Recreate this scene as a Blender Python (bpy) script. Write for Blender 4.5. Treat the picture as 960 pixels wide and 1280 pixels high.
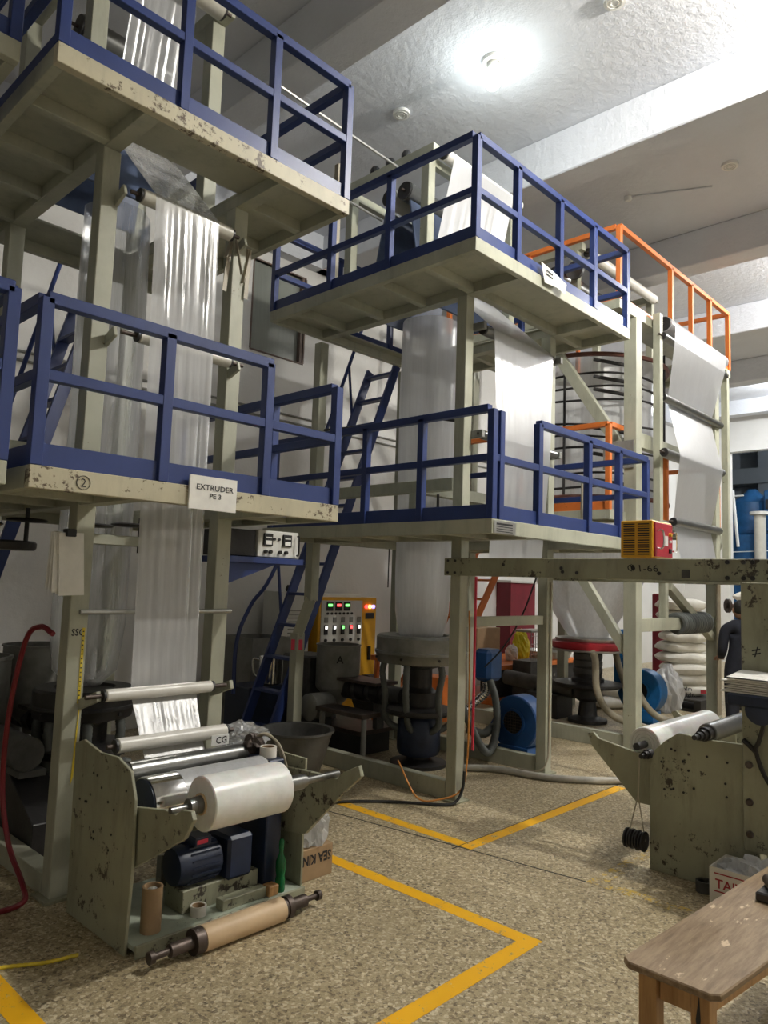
import bpy, bmesh, math, random
from mathutils import Vector, Matrix, noise

for o in list(bpy.data.objects): bpy.data.objects.remove(o)
scene = bpy.context.scene
COL = scene.collection
rnd = random.Random(7)
ORD = ['first', 'second', 'third', 'fourth', 'fifth', 'sixth', 'seventh', 'eighth', 'ninth', 'tenth']

# ------------------------------------------------------------------ camera
YAW, PITCH, ROLL, FPX = math.radians(43.6576), math.radians(5.4781), math.radians(1.9544), 917.43
CAMH = 1.65
fwd = Vector((math.cos(PITCH)*math.cos(YAW), math.cos(PITCH)*math.sin(YAW), math.sin(PITCH)))
rgt = Vector((math.sin(YAW), -math.cos(YAW), 0.0)); upv = rgt.cross(fwd)
r2 = math.cos(ROLL)*rgt + math.sin(ROLL)*upv
u2 = -math.sin(ROLL)*rgt + math.cos(ROLL)*upv
cam = bpy.data.cameras.new('camera'); camo = bpy.data.objects.new('camera', cam); COL.objects.link(camo)
camo.matrix_world = Matrix(((r2.x, u2.x, -fwd.x, 0), (r2.y, u2.y, -fwd.y, 0), (r2.z, u2.z, -fwd.z, CAMH), (0, 0, 0, 1)))
cam.sensor_fit = 'VERTICAL'; cam.sensor_height = 36.0; cam.lens = FPX/1280*36.0
cam.clip_start = 0.05; cam.clip_end = 100
scene.camera = camo

# ------------------------------------------------------------------ world, exposure
w = bpy.data.worlds.new('world'); scene.world = w; w.use_nodes = True
w.node_tree.nodes['Background'].inputs[0].default_value = (0.80, 0.84, 0.90, 1)
w.node_tree.nodes['Background'].inputs[1].default_value = 0.0
vs = scene.view_settings
vs.view_transform = 'Standard'; vs.look = 'None'; vs.exposure = 0.42; vs.gamma = 1.0; vs.use_curve_mapping = False
CEIL = 6.3
# lamps of the hall: (x, y, watts, colour, label, seen in the picture)
LAMPS = [(4.99, 3.61, 10, (0.92, 1.0, 0.97), 'lit bare white bulb in a round holder on the ceiling', True),
         (5.3, 0.3, 440, (1.0, 0.955, 0.87), 'lit bare bulb over the aisle beside the wooden table', False),
         (10.9, 1.2, 420, (1.0, 0.97, 0.92), 'lit bare bulb over the aisle before the sacks', False),
         (16.8, 4.2, 160, (0.95, 0.98, 1.0), 'lit bare bulb before the opening in the far wall', False),
         (21.0, 2.6, 260, (0.90, 0.96, 1.0), 'lit bare bulb in the next hall above the blue machine', False)]

# ------------------------------------------------------------------ materials
def nt(name):
    m = bpy.data.materials.new(name); m.use_nodes = True
    t = m.node_tree; b = t.nodes['Principled BSDF']
    return m, t, b
def nd(t, typ, **kw):
    n = t.nodes.new(typ)
    for k, v in kw.items():
        if k in ('operation', 'blend_type', 'data_type', 'feature', 'distance', 'gradient_type', 'wave_type', 'bands_direction', 'noise_dimensions'): setattr(n, k, v)
        else: n.inputs[k].default_value = v
    return n
def c4(c): return (c[0], c[1], c[2], 1)
def ramp(t, src, stops):
    r = t.nodes.new('ShaderNodeValToRGB'); e = r.color_ramp.elements
    while len(e) < len(stops): e.new(0.5)
    for i, (p, c) in enumerate(stops): e[i].position = p; e[i].color = c4(c)
    t.links.new(src, r.inputs[0]); return r.outputs[0]
def mixc(t, fac, a, b):
    m = t.nodes.new('ShaderNodeMix'); m.data_type = 'RGBA'
    for s, v in ((m.inputs[0], fac), (m.inputs[6], a), (m.inputs[7], b)):
        if hasattr(v, 'links'): t.links.new(v, s)
        else: s.default_value = v if isinstance(v, (int, float)) else c4(v)
    return m.outputs[2]
def texco(t, scale=(1, 1, 1)):
    c = t.nodes.new('ShaderNodeTexCoord'); mp = t.nodes.new('ShaderNodeMapping'); mp.inputs['Scale'].default_value = scale
    g = t.nodes.new('ShaderNodeNewGeometry')
    t.links.new(g.outputs['Position'], mp.inputs['Vector']); return mp.outputs[0]
def noisef(t, vec, scale, detail=4, rough=0.6):
    n = nd(t, 'ShaderNodeTexNoise', Scale=scale, Detail=detail, Roughness=rough); t.links.new(vec, n.inputs['Vector']); return n.outputs['Fac']
def bump(t, b, h, strength, dist=0.01):
    n = t.nodes.new('ShaderNodeBump'); n.inputs['Strength'].default_value = strength; n.inputs['Distance'].default_value = dist
    t.links.new(h, n.inputs['Height']); t.links.new(n.outputs[0], b.inputs['Normal'])
def plain(name, col, rough=0.5, metal=0.0, var=0.15, vscale=6.0, bmp=0.0, spec=0.5):
    m, t, b = nt(name); v = texco(t); n = noisef(t, v, vscale)
    lo = tuple(x*(1-var) for x in col); hi = tuple(min(1, x*(1+var)) for x in col)
    t.links.new(ramp(t, n, [(0.3, lo), (0.7, hi)]), b.inputs['Base Color'])
    b.inputs['Roughness'].default_value = rough; b.inputs['Metallic'].default_value = metal; b.inputs['Specular IOR Level'].default_value = spec
    if bmp: bump(t, b, noisef(t, v, vscale*8), bmp)
    return m
def painted(name, col, dirt=(0.10, 0.07, 0.04), rust=0.62, rough=0.5, fine=30.0, grime=0.45):
    """old brushed paint: tone drift, streaks, chips down to rust"""
    m, t, b = nt(name); v = texco(t); vs_ = texco(t, (1, 1, 0.22))
    a = noisef(t, v, 2.2, 5); s = noisef(t, vs_, 9, 5, 0.7); ch = noisef(t, v, fine, 6, 0.75); big = noisef(t, v, 3.1, 3)
    base = ramp(t, a, [(0.3, tuple(x*0.80 for x in col)), (0.72, tuple(min(1, x*1.14) for x in col))])
    g = ramp(t, s, [(0.50, (0, 0, 0)), (0.78, (grime, grime, grime))])
    c1 = mixc(t, g, base, tuple(x*0.42 for x in col))
    mul = nd(t, 'ShaderNodeMath', operation='MULTIPLY'); t.links.new(ch, mul.inputs[0])
    ad = nd(t, 'ShaderNodeMath', operation='ADD'); t.links.new(big, ad.inputs[0]); ad.inputs[1].default_value = 0.5; t.links.new(ad.outputs[0], mul.inputs[1])
    chips = ramp(t, mul.outputs[0], [(rust, (0, 0, 0)), (rust+0.05, (1, 1, 1))])
    c2 = mixc(t, chips, c1, dirt)
    t.links.new(c2, b.inputs['Base Color']); b.inputs['Roughness'].default_value = rough
    bump(t, b, s, 0.12, 0.006)
    return m

M = {}
M['cream'] = painted('pale_green_paint', (0.42, 0.425, 0.33), rust=0.72)
M['cream_worn'] = painted('worn_cream_paint', (0.52, 0.48, 0.34), rust=0.57, fine=18)
M['plate'] = painted('oily_machine_paint', (0.33, 0.33, 0.23), dirt=(0.05, 0.04, 0.03), rust=0.60, fine=16, grime=0.75)
M['blue'] = painted('blue_paint', (0.020, 0.042, 0.17), dirt=(0.02, 0.02, 0.03), rust=0.76, rough=0.42, grime=0.2)
M['orange'] = painted('orange_paint', (0.72, 0.19, 0.035), dirt=(0.08, 0.03, 0.02), rust=0.72, rough=0.45, grime=0.25)
M['white'] = plain('white_plastic', (0.80, 0.80, 0.77), 0.4, var=0.05)
M['paper'] = plain('paper', (0.78, 0.77, 0.72), 0.7, var=0.06, vscale=14)
M['dark'] = plain('greasy_black_metal', (0.022, 0.021, 0.022), 0.45, var=0.5, bmp=0.15)
M['darkgrey'] = plain('dark_grey_metal', (0.075, 0.075, 0.072), 0.5, var=0.4, bmp=0.1)
M['iron'] = plain('brown_iron', (0.085, 0.065, 0.055), 0.45, 0.6, var=0.35)
M['grey'] = plain('grey_paint', (0.22, 0.22, 0.20), 0.5, var=0.25)
M['alu'] = plain('dull_aluminium', (0.42, 0.42, 0.40), 0.38, 0.85, var=0.2)
M['chrome'] = plain('polished_chrome', (0.75, 0.75, 0.74), 0.12, 1.0, var=0.06)
M['steelgrey'] = plain('ground_steel', (0.22, 0.22, 0.21), 0.3, 0.9, var=0.15)
M['rollerlight'] = plain('pale_roller_sleeve', (0.55, 0.53, 0.46), 0.35, var=0.08)
M['rollerwhite'] = plain('white_roller_sleeve', (0.72, 0.70, 0.64), 0.3, var=0.06)
M['navy'] = plain('navy_machine_paint', (0.012, 0.022, 0.055), 0.4, var=0.3)
M['blower'] = plain('blower_blue_paint', (0.015, 0.075, 0.24), 0.4, var=0.25, vscale=3)
M['azure'] = plain('azure_paint', (0.01, 0.13, 0.36), 0.4, var=0.2)
M['rubber'] = plain('grey_hose_rubber', (0.10, 0.11, 0.105), 0.6, var=0.25)
M['hosebeige'] = plain('beige_hose', (0.34, 0.30, 0.22), 0.5, var=0.15)
M['black'] = plain('black_rubber', (0.012, 0.012, 0.012), 0.5, var=0.2)
M['redhose'] = plain('red_rubber_hose', (0.20, 0.012, 0.02), 0.35, var=0.15)
M['pink'] = plain('pink_tape', (0.75, 0.05, 0.10), 0.5, var=0.1)
M['ocable'] = plain('orange_cable_sheath', (0.55, 0.22, 0.04), 0.5, var=0.1)
M['yellowcab'] = plain('yellow_cabinet_paint', (0.72, 0.38, 0.02), 0.4, var=0.08)
M['panelwhite'] = plain('control_panel_white', (0.62, 0.62, 0.58), 0.45, var=0.06)
M['red'] = plain('red_paint', (0.42, 0.015, 0.03), 0.4, var=0.12)
M['maroon'] = plain('maroon_wall_paint', (0.17, 0.008, 0.018), 0.6, var=0.15)
M['card'] = plain('cardboard', (0.36, 0.24, 0.13), 0.7, var=0.1, vscale=10)
M['kraft'] = plain('kraft_paper_tube', (0.62, 0.45, 0.27), 0.5, var=0.08)
M['box_white'] = plain('white_carton', (0.70, 0.67, 0.60), 0.6, var=0.06)
M['green'] = plain('green_bottle_plastic', (0.005, 0.13, 0.035), 0.25, var=0.1)
M['mint'] = painted('mint_base_paint', (0.42, 0.47, 0.38), dirt=(0.05, 0.04, 0.03), rust=0.66, grime=0.7)
M['ink'] = plain('black_ink', (0.015, 0.015, 0.018), 0.6, var=0.1)
M['redink'] = plain('red_ink', (0.35, 0.02, 0.03), 0.6, var=0.1)
M['tapeyellow'] = plain('yellow_tape', (0.72, 0.55, 0.04), 0.5, var=0.15, vscale=30)
M['bagyellow'] = plain('yellow_bag', (0.75, 0.66, 0.02), 0.4, var=0.12)
M['sack'] = plain('woven_sack', (0.66, 0.64, 0.57), 0.6, var=0.14, vscale=5, bmp=0.2)
M['sackprint'] = plain('grey_sack', (0.58, 0.56, 0.50), 0.6, var=0.14, vscale=5, bmp=0.2)
M['cloth'] = plain('navy_suit_cloth', (0.010, 0.012, 0.022), 0.85, var=0.25, vscale=20)
M['hair'] = plain('black_hair', (0.012, 0.010, 0.009), 0.55, var=0.3, vscale=40)
M['skin'] = plain('skin', (0.36, 0.20, 0.13), 0.5, var=0.08)
M['brown'] = plain('rust_brown_rod', (0.16, 0.06, 0.045), 0.55, var=0.3)
M['pallet'] = plain('dark_pallet', (0.03, 0.028, 0.025), 0.7, var=0.3)
M['frame'] = plain('window_frame_paint', (0.14, 0.10, 0.08), 0.6, var=0.15)
M['machineblue'] = plain('dusty_blue_paint', (0.012, 0.085, 0.22), 0.5, var=0.2)
M['ring'] = plain('worn_steel_ring', (0.24, 0.24, 0.22), 0.45, 0.7, var=0.25)
M['conduit'] = plain('dirty_white_conduit', (0.40, 0.38, 0.33), 0.5, var=0.3)
M['board'] = plain('dark_blue_board', (0.08, 0.11, 0.19), 0.3, var=0.25)

def film_mat(name, op, col=(0.86, 0.87, 0.88), rough=0.30, bs=0.06, gloss=0.8):
    m, t, b = nt(name); t.nodes.remove(b); out = t.nodes['Material Output']
    tr = nd(t, 'ShaderNodeBsdfTransparent'); tr.inputs[0].default_value = (0.93, 0.94, 0.95, 1)
    df = nd(t, 'ShaderNodeBsdfDiffuse'); df.inputs[0].default_value = c4(col)
    tl = nd(t, 'ShaderNodeBsdfTranslucent'); tl.inputs[0].default_value = c4(col)
    gl = nd(t, 'ShaderNodeBsdfGlossy', Roughness=rough); gl.inputs[0].default_value = (1, 1, 1, 1)
    m1 = nd(t, 'ShaderNodeMixShader'); m1.inputs[0].default_value = 0.45; t.links.new(df.outputs[0], m1.inputs[1]); t.links.new(tl.outputs[0], m1.inputs[2])
    m2 = nd(t, 'ShaderNodeMixShader'); t.links.new(tr.outputs[0], m2.inputs[1]); t.links.new(m1.outputs[0], m2.inputs[2])
    v = texco(t, (1, 1, 0.05)); n = noisef(t, v, 38, 4, 0.6)
    a = nd(t, 'ShaderNodeMapRange'); a.inputs[1].default_value = 0.3; a.inputs[2].default_value = 0.7
    a.inputs[3].default_value = max(0, op-0.06); a.inputs[4].default_value = min(1, op+0.06); t.links.new(n, a.inputs[0]); t.links.new(a.outputs[0], m2.inputs[0])
    fr = nd(t, 'ShaderNodeFresnel', IOR=1.45)
    m3 = nd(t, 'ShaderNodeMixShader'); fm = nd(t, 'ShaderNodeMath', operation='MULTIPLY'); t.links.new(fr.outputs[0], fm.inputs[0]); fm.inputs[1].default_value = gloss; t.links.new(fm.outputs[0], m3.inputs[0]); t.links.new(m2.outputs[0], m3.inputs[1]); t.links.new(gl.outputs[0], m3.inputs[2])
    bp = nd(t, 'ShaderNodeBump', Strength=bs, Distance=0.01); t.links.new(n, bp.inputs['Height'])
    for s in (gl, df): t.links.new(bp.outputs[0], s.inputs['Normal'])
    t.links.new(m3.outputs[0], out.inputs[0]); return m
M['film'] = film_mat('plastic_film', 0.66)
M['film_dense'] = film_mat('dense_plastic_film', 0.78, (0.50, 0.51, 0.53), rough=0.38, gloss=0.45)
M['film_thin'] = film_mat('thin_plastic_film', 0.26)
M['film_bag'] = film_mat('clear_bag_film', 0.35, rough=0.15)
M['film_wrinkled'] = film_mat('wrinkled_clear_film', 0.62, rough=0.26, bs=0.15, gloss=0.55)
M['glass'] = film_mat('frosted_window_glass', 0.80, (0.46, 0.49, 0.44))

def emis(name, col, s):
    m, t, b = nt(name); b.inputs['Base Color'].default_value = c4(col); b.inputs['Emission Color'].default_value = c4(col); b.inputs['Emission Strength'].default_value = s; return m
M['bulb'] = emis('lit_bulb_glass', (0.93, 1.0, 0.98), 14)
M['ledred'] = emis('red_light', (1.0, 0.05, 0.05), 3); M['ledgreen'] = emis('green_light', (0.15, 1.0, 0.15), 2.2)
M['ledwhite'] = emis('white_light', (0.9, 0.9, 0.85), 1.6); M['ledblue'] = emis('blue_light', (0.25, 0.2, 1.0), 3); M['ledorange'] = emis('orange_light', (1.0, 0.45, 0.1), 4)

def roll_mat():
    m, t, b = nt('white_film_roll'); v = texco(t); n = noisef(t, v, 24, 4)
    t.links.new(ramp(t, n, [(0.3, (0.74, 0.74, 0.71)), (0.7, (0.84, 0.84, 0.81))]), b.inputs['Base Color']); b.inputs['Roughness'].default_value = 0.3
    b.inputs['Subsurface Weight'].default_value = 0.15; return m
M['roll'] = roll_mat()

def wood_mat():
    m, t, b = nt('worn_wood'); v = texco(t, (3, 22, 22)); n = noisef(t, v, 2.4, 6, 0.65); v2 = texco(t, (4, 9, 9)); k = noisef(t, v2, 2.6, 5, 0.6)
    c = ramp(t, n, [(0.25, (0.14, 0.085, 0.042)), (0.75, (0.35, 0.25, 0.145))])
    sc = ramp(t, k, [(0.63, (0, 0, 0)), (0.67, (1, 1, 1))])
    t.links.new(mixc(t, sc, c, (0.58, 0.44, 0.28)), b.inputs['Base Color']); b.inputs['Roughness'].default_value = 0.55; bump(t, b, n, 0.3, 0.004); return m
M['woodtop'] = wood_mat()
def wood_leg():
    m, t, b = nt('varnished_wood'); v = texco(t, (20, 20, 2)); n = noisef(t, v, 2.2, 5, 0.6)
    t.links.new(ramp(t, n, [(0.3, (0.30, 0.15, 0.05)), (0.7, (0.50, 0.29, 0.11))]), b.inputs['Base Color']); b.inputs['Roughness'].default_value = 0.5; return m
M['woodleg'] = wood_leg()

def chip_colors(t):
    v = texco(t)
    vo = nd(t, 'ShaderNodeTexVoronoi', Scale=72.0, Randomness=1.0); t.links.new(v, vo.inputs['Vector'])
    vo2 = nd(t, 'ShaderNodeTexVoronoi', Scale=150.0, Randomness=1.0); t.links.new(v, vo2.inputs['Vector'])
    def sep(o):
        s = t.nodes.new('ShaderNodeSeparateColor'); t.links.new(o, s.inputs[0]); return s.outputs[0]
    big = noisef(t, v, 1.3, 5, 0.6)
    base = ramp(t, sep(vo.outputs['Color']), [(0.0, (0.045, 0.03, 0.018)), (0.16, (0.17, 0.12, 0.065)), (0.3, (0.38, 0.305, 0.175)), (0.78, (0.47, 0.385, 0.235)), (0.92, (0.80, 0.73, 0.54))])
    fine = ramp(t, sep(vo2.outputs['Color']), [(0.0, (0.10, 0.075, 0.04)), (0.25, (0.32, 0.255, 0.15)), (0.8, (0.46, 0.375, 0.23)), (1.0, (0.68, 0.60, 0.43))])
    c = mixc(t, 0.45, base, fine)
    smear = ramp(t, big, [(0.58, (0, 0, 0)), (0.72, (0.65, 0.65, 0.65))])
    c = mixc(t, smear, c, (0.38, 0.31, 0.19))
    return c, v, big
def floor_mat():
    m, t, b = nt('terrazzo_floor'); c, v, big = chip_colors(t)
    t.links.new(c, b.inputs['Base Color'])
    t.links.new(ramp(t, big, [(0.3, (0.30,)*3), (0.7, (0.52,)*3)]), b.inputs['Roughness']); b.inputs['Specular IOR Level'].default_value = 0.45
    return m
M['floor'] = floor_mat()
def line_mat(name, wear, col=(0.90, 0.47, 0.008)):
    m, t, b = nt(name); c, v, big = chip_colors(t)
    n = noisef(t, v, 13, 6, 0.72); n2 = noisef(t, v, 70, 3, 0.7)
    ad = nd(t, 'ShaderNodeMath', operation='MULTIPLY_ADD'); t.links.new(n2, ad.inputs[0]); ad.inputs[1].default_value = 0.45; t.links.new(n, ad.inputs[2])
    f = ramp(t, ad.outputs[0], [(wear, (0, 0, 0)), (wear+0.06, (1, 1, 1))])
    t.links.new(mixc(t, f, col, c), b.inputs['Base Color']); b.inputs['Roughness'].default_value = 0.5; return m
M['line'] = line_mat('yellow_floor_paint', 0.82)
M['linefaded'] = line_mat('faded_yellow_floor_paint', 0.64, (0.62, 0.42, 0.06))
def plaster(name, col, bs=0.25, var=0.08):
    m, t, b = nt(name); v = texco(t); n = noisef(t, v, 1.1, 6, 0.6); n2 = noisef(t, v, 14, 5, 0.65)
    t.links.new(ramp(t, n, [(0.3, tuple(x*(1-var) for x in col)), (0.7, tuple(min(1, x*(1+var*0.5)) for x in col))]), b.inputs['Base Color'])
    b.inputs['Roughness'].default_value = 0.75; bump(t, b, n2, bs, 0.02); return m
M['wall'] = plaster('white_wall_plaster', (0.74, 0.73, 0.70))
M['ceil'] = plaster('white_ceiling_plaster', (0.67, 0.69, 0.735), 0.6)
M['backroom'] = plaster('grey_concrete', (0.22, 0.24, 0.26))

# ------------------------------------------------------------------ mesh building
class MB:
    def __init__(s): s.v = []; s.f = []
    def add(s, vs_, fs):
        o = len(s.v); s.v += [tuple(p) for p in vs_]; s.f += [tuple(i+o for i in f) for f in fs]; return s
    def box(s, x0, x1, y0, y1, z0, z1):
        return s.add([(x0, y0, z0), (x1, y0, z0), (x1, y1, z0), (x0, y1, z0), (x0, y0, z1), (x1, y0, z1), (x1, y1, z1), (x0, y1, z1)],
                     [(3, 2, 1, 0), (4, 5, 6, 7), (0, 1, 5, 4), (1, 2, 6, 5), (2, 3, 7, 6), (3, 0, 4, 7)])
    def bar(s, p, q, w, h=None, up=(0, 0, 1)):
        p = Vector(p); q = Vector(q); h = h or w; d = (q-p).normalized(); u = Vector(up)
        if abs(d.dot(u)) > 0.99: u = Vector((0, 1, 0))
        a = d.cross(u).normalized()*(w/2); b = a.cross(d).normalized()*(h/2)
        return s.add([p-a-b, p+a-b, p+a+b, p-a+b, q-a-b, q+a-b, q+a+b, q-a+b], [(0, 1, 2, 3), (7, 6, 5, 4), (0, 4, 5, 1), (1, 5, 6, 2), (2, 6, 7, 3), (3, 7, 4, 0)])
    def cyl(s, p, q, r, r2=None, n=20, caps=True):
        p = Vector(p); q = Vector(q); r2 = r if r2 is None else r2; d = (q-p).normalized()
        u = Vector((0, 0, 1)) if abs(d.z) < 0.9 else Vector((1, 0, 0)); a = d.cross(u).normalized(); b = d.cross(a)
        vs_ = []
        for c, rr in ((p, r), (q, r2)):
            vs_ += [c + (a*math.cos(2*math.pi*i/n) + b*math.sin(2*math.pi*i/n))*rr for i in range(n)]
        fs = [(i, (i+1) % n, n+(i+1) % n, n+i) for i in range(n)]
        if caps: fs += [tuple(range(n-1, -1, -1)), tuple(range(n, 2*n))]
        return s.add(vs_, fs)
    def steps(s, p, d, segs, n=20):
        """turned shaft: segs = (length, radius) along d"""
        p = Vector(p); d = Vector(d).normalized()
        for L, r in segs: s.cyl(p, p+d*L, r, n=n); p = p+d*L
        return s
    def pipe(s, p, q, ro, ri, n=24):
        p = Vector(p); q = Vector(q); d = (q-p).normalized(); u = Vector((0, 0, 1)) if abs(d.z) < 0.9 else Vector((1, 0, 0)); a = d.cross(u).normalized(); b = d.cross(a)
        vs_ = []
        for c, r in ((p, ro), (q, ro), (q, ri), (p, ri)):
            vs_ += [c + (a*math.cos(2*math.pi*i/n) + b*math.sin(2*math.pi*i/n))*r for i in range(n)]
        fs = []
        for k in range(4):
            for i in range(n): fs.append((k*n+i, k*n+(i+1) % n, ((k+1) % 4)*n+(i+1) % n, ((k+1) % 4)*n+i))
        return s.add(vs_, fs)
    def tube(s, pts, r, n=10, sub=8, rib=0.0):
        P = [Vector(p) for p in pts]; Q = [P[0]*2-P[1]] + P + [P[-1]*2-P[-2]]; path = []
        for i in range(1, len(Q)-2):
            for k in range(sub):
                t = k/sub; a, b, c, d = Q[i-1:i+3]
                path.append(0.5*((2*b)+(-a+c)*t+(2*a-5*b+4*c-d)*t*t+(-a+3*b-3*c+d)*t**3))
        path.append(P[-1]); u = None; vs_ = []
        for i, c in enumerate(path):
            d = (path[min(i+1, len(path)-1)] - path[max(i-1, 0)]).normalized()
            if u is None: u = d.orthogonal().normalized()
            u = (u - d*u.dot(d)).normalized(); b = d.cross(u); rr = r*(1+(rib if i % 2 else -rib))
            vs_ += [c+(u*math.cos(2*math.pi*k/n)+b*math.sin(2*math.pi*k/n))*rr for k in range(n)]
        fs = []
        for i in range(len(path)-1):
            for k in range(n): fs.append((i*n+k, i*n+(k+1) % n, (i+1)*n+(k+1) % n, (i+1)*n+k))
        fs += [tuple(range(n-1, -1, -1)), tuple(range((len(path)-1)*n, len(path)*n))]
        return s.add(vs_, fs)
    def lathe(s, prof, cx, cy, n=32, sx=1, sy=1, wob=0, axis='z', cz=0, cap=True):
        vs_ = []
        for j, (r, z) in enumerate(prof):
            for i in range(n):
                a = 2*math.pi*i/n; rr = r*(1+wob*noise.noise((math.cos(a)*2.2, math.sin(a)*2.2, z*1.4)))
                if axis == 'z': vs_.append((cx+rr*math.cos(a)*sx, cy+rr*math.sin(a)*sy, z))
                elif axis == 'x': vs_.append((z, cy+rr*math.cos(a), cz+rr*math.sin(a)))
                else: vs_.append((cx+rr*math.cos(a), z, cz+rr*math.sin(a)))
        fs = []
        for j in range(len(prof)-1):
            for i in range(n): fs.append((j*n+i, j*n+(i+1) % n, (j+1)*n+(i+1) % n, (j+1)*n+i))
        if cap: fs += [tuple(range(n-1, -1, -1)), tuple(range((len(prof)-1)*n, len(prof)*n))]
        return s.add(vs_, fs)
    def prism(s, poly, axis, a, b):
        """poly of 2-D points extruded along axis from a to b"""
        def P(p, k): return {'x': (k, p[0], p[1]), 'y': (p[0], k, p[1]), 'z': (p[0], p[1], k)}[axis]
        n = len(poly)
        return s.add([P(p, a) for p in poly]+[P(p, b) for p in poly], [tuple(range(n-1, -1, -1)), tuple(range(n, 2*n))]+[(i, (i+1) % n, n+(i+1) % n, n+i) for i in range(n)])
    def build(s, name, mat, parent=None, bevel=0, smooth=False, label=None, kind=None):
        me = bpy.data.meshes.new(name)
        xs = [p[0] for p in s.v]; ys = [p[1] for p in s.v]; zs = [p[2] for p in s.v]
        c = Vector(((min(xs)+max(xs))/2, (min(ys)+max(ys))/2, min(zs)))
        me.from_pydata([tuple(Vector(p)-c) for p in s.v], [], s.f)
        bm = bmesh.new(); bm.from_mesh(me); bmesh.ops.recalc_face_normals(bm, faces=bm.faces)
        if bevel: bmesh.ops.bevel(bm, geom=list(bm.edges), offset=bevel, segments=1, affect='EDGES', clamp_overlap=True)
        bm.to_mesh(me); bm.free()
        me.polygons.foreach_set('use_smooth', [bool(smooth)]*len(me.polygons))
        if smooth: me.set_sharp_from_angle(angle=math.radians(38))
        me.materials.append(M[mat] if isinstance(mat, str) else mat)
        o = bpy.data.objects.new(name, me); COL.objects.link(o)
        place(o, c, parent)
        if label: o['label'] = label
        if kind: o['kind'] = kind
        return o
WORLD = {}
def place(o, c, parent):
    if parent is not None:
        o.parent = parent; o.location = c-WORLD[parent.name]
    else: o.location = c
    WORLD[o.name] = Vector(c)
def thing(name, label, cat, loc, group=None):
    o = bpy.data.objects.new(name, None); COL.objects.link(o); o.empty_display_size = 0.1
    o.location = loc; WORLD[o.name] = Vector(loc); o['label'] = label; o['category'] = cat
    if group: o['group'] = group
    return o
def tag(o, label, cat, group=None):
    o['label'] = label; o['category'] = cat
    if group: o['group'] = group
    return o
def struct(o): o['kind'] = 'structure'; return o
def B(name, mat, parent, x0, x1, y0, y1, z0, z1, bevel=0.003, **k): return MB().box(x0, x1, y0, y1, z0, z1).build(name, mat, parent, bevel, **k)
def BAR(name, mat, parent, p, q, w, h=None, bevel=0.003, **k): return MB().bar(p, q, w, h).build(name, mat, parent, bevel, **k)
def CYL(name, mat, parent, p, q, r, r2=None, n=20, **k): return MB().cyl(p, q, r, r2, n).build(name, mat, parent, smooth=True, **k)
def TUBE(name, mat, parent, pts, r, n=10, sub=8, rib=0, **k): return MB().tube(pts, r, n, sub, rib).build(name, mat, parent, smooth=True, **k)
def LATHE(name, mat, parent, prof, cx, cy, n=32, **k):
    kk = {q: k.pop(q) for q in ('sx', 'sy', 'wob', 'axis', 'cz', 'cap') if q in k}
    return MB().lathe(prof, cx, cy, n, **kk).build(name, mat, parent, smooth=True, **k)
def text(s, size, o, xd, yd, mat, parent, name='lettering', bold=0.0):
    cu = bpy.data.curves.new('t', 'FONT'); cu.body = s; cu.size = size; cu.offset = bold; cu.resolution_u = 2
    ob = bpy.data.objects.new('t', cu); COL.objects.link(ob); dg = bpy.context.evaluated_depsgraph_get()
    me = bpy.data.meshes.new_from_object(ob.evaluated_get(dg)); bpy.data.objects.remove(ob); bpy.data.curves.remove(cu)
    o = Vector(o); xd = Vector(xd); yd = Vector(yd)
    mb = MB(); mb.add([o+xd*v.co.x+yd*v.co.y for v in me.vertices], [tuple(p.vertices) for p in me.polygons]); bpy.data.meshes.remove(me)
    return mb.build(name, mat, parent)
def film(name, mat, parent, pts, nx=34, ny=7, wr=0.006, seed=0, **k):
    """web of film: pts = (x0, x1, y, z) stations; wrinkles run along the web"""
    rows = []
    for i in range(len(pts)-1):
        for j in range(ny):
            t = j/ny; L = math.hypot(pts[i][2]-pts[i+1][2], pts[i][3]-pts[i+1][3]); rows.append([a+(b-a)*t for a, b in zip(pts[i], pts[i+1])] + [math.sin(math.pi*t)*min(1.0, max(0.0, L-0.05)/0.35)])
    rows.append(list(pts[-1])+[0])
    vs_ = []
    for r_, (x0, x1, y, z, amp) in enumerate(rows):
        for i in range(nx+1):
            u = i/nx; x = x0+(x1-x0)*u
            d = wr*amp*(noise.noise((u*14+seed, r_*0.06, seed))+0.7*noise.noise((u*31+seed*3, r_*0.12, 4)))
            vs_.append((x, y+d, z+d*0.3))
    n = nx+1; fs = [(r_*n+i, r_*n+i+1, (r_+1)*n+i+1, (r_+1)*n+i) for r_ in range(len(rows)-1) for i in range(nx)]
    return MB().add(vs_, fs).build(name, mat, parent, smooth=True, **k)
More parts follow.
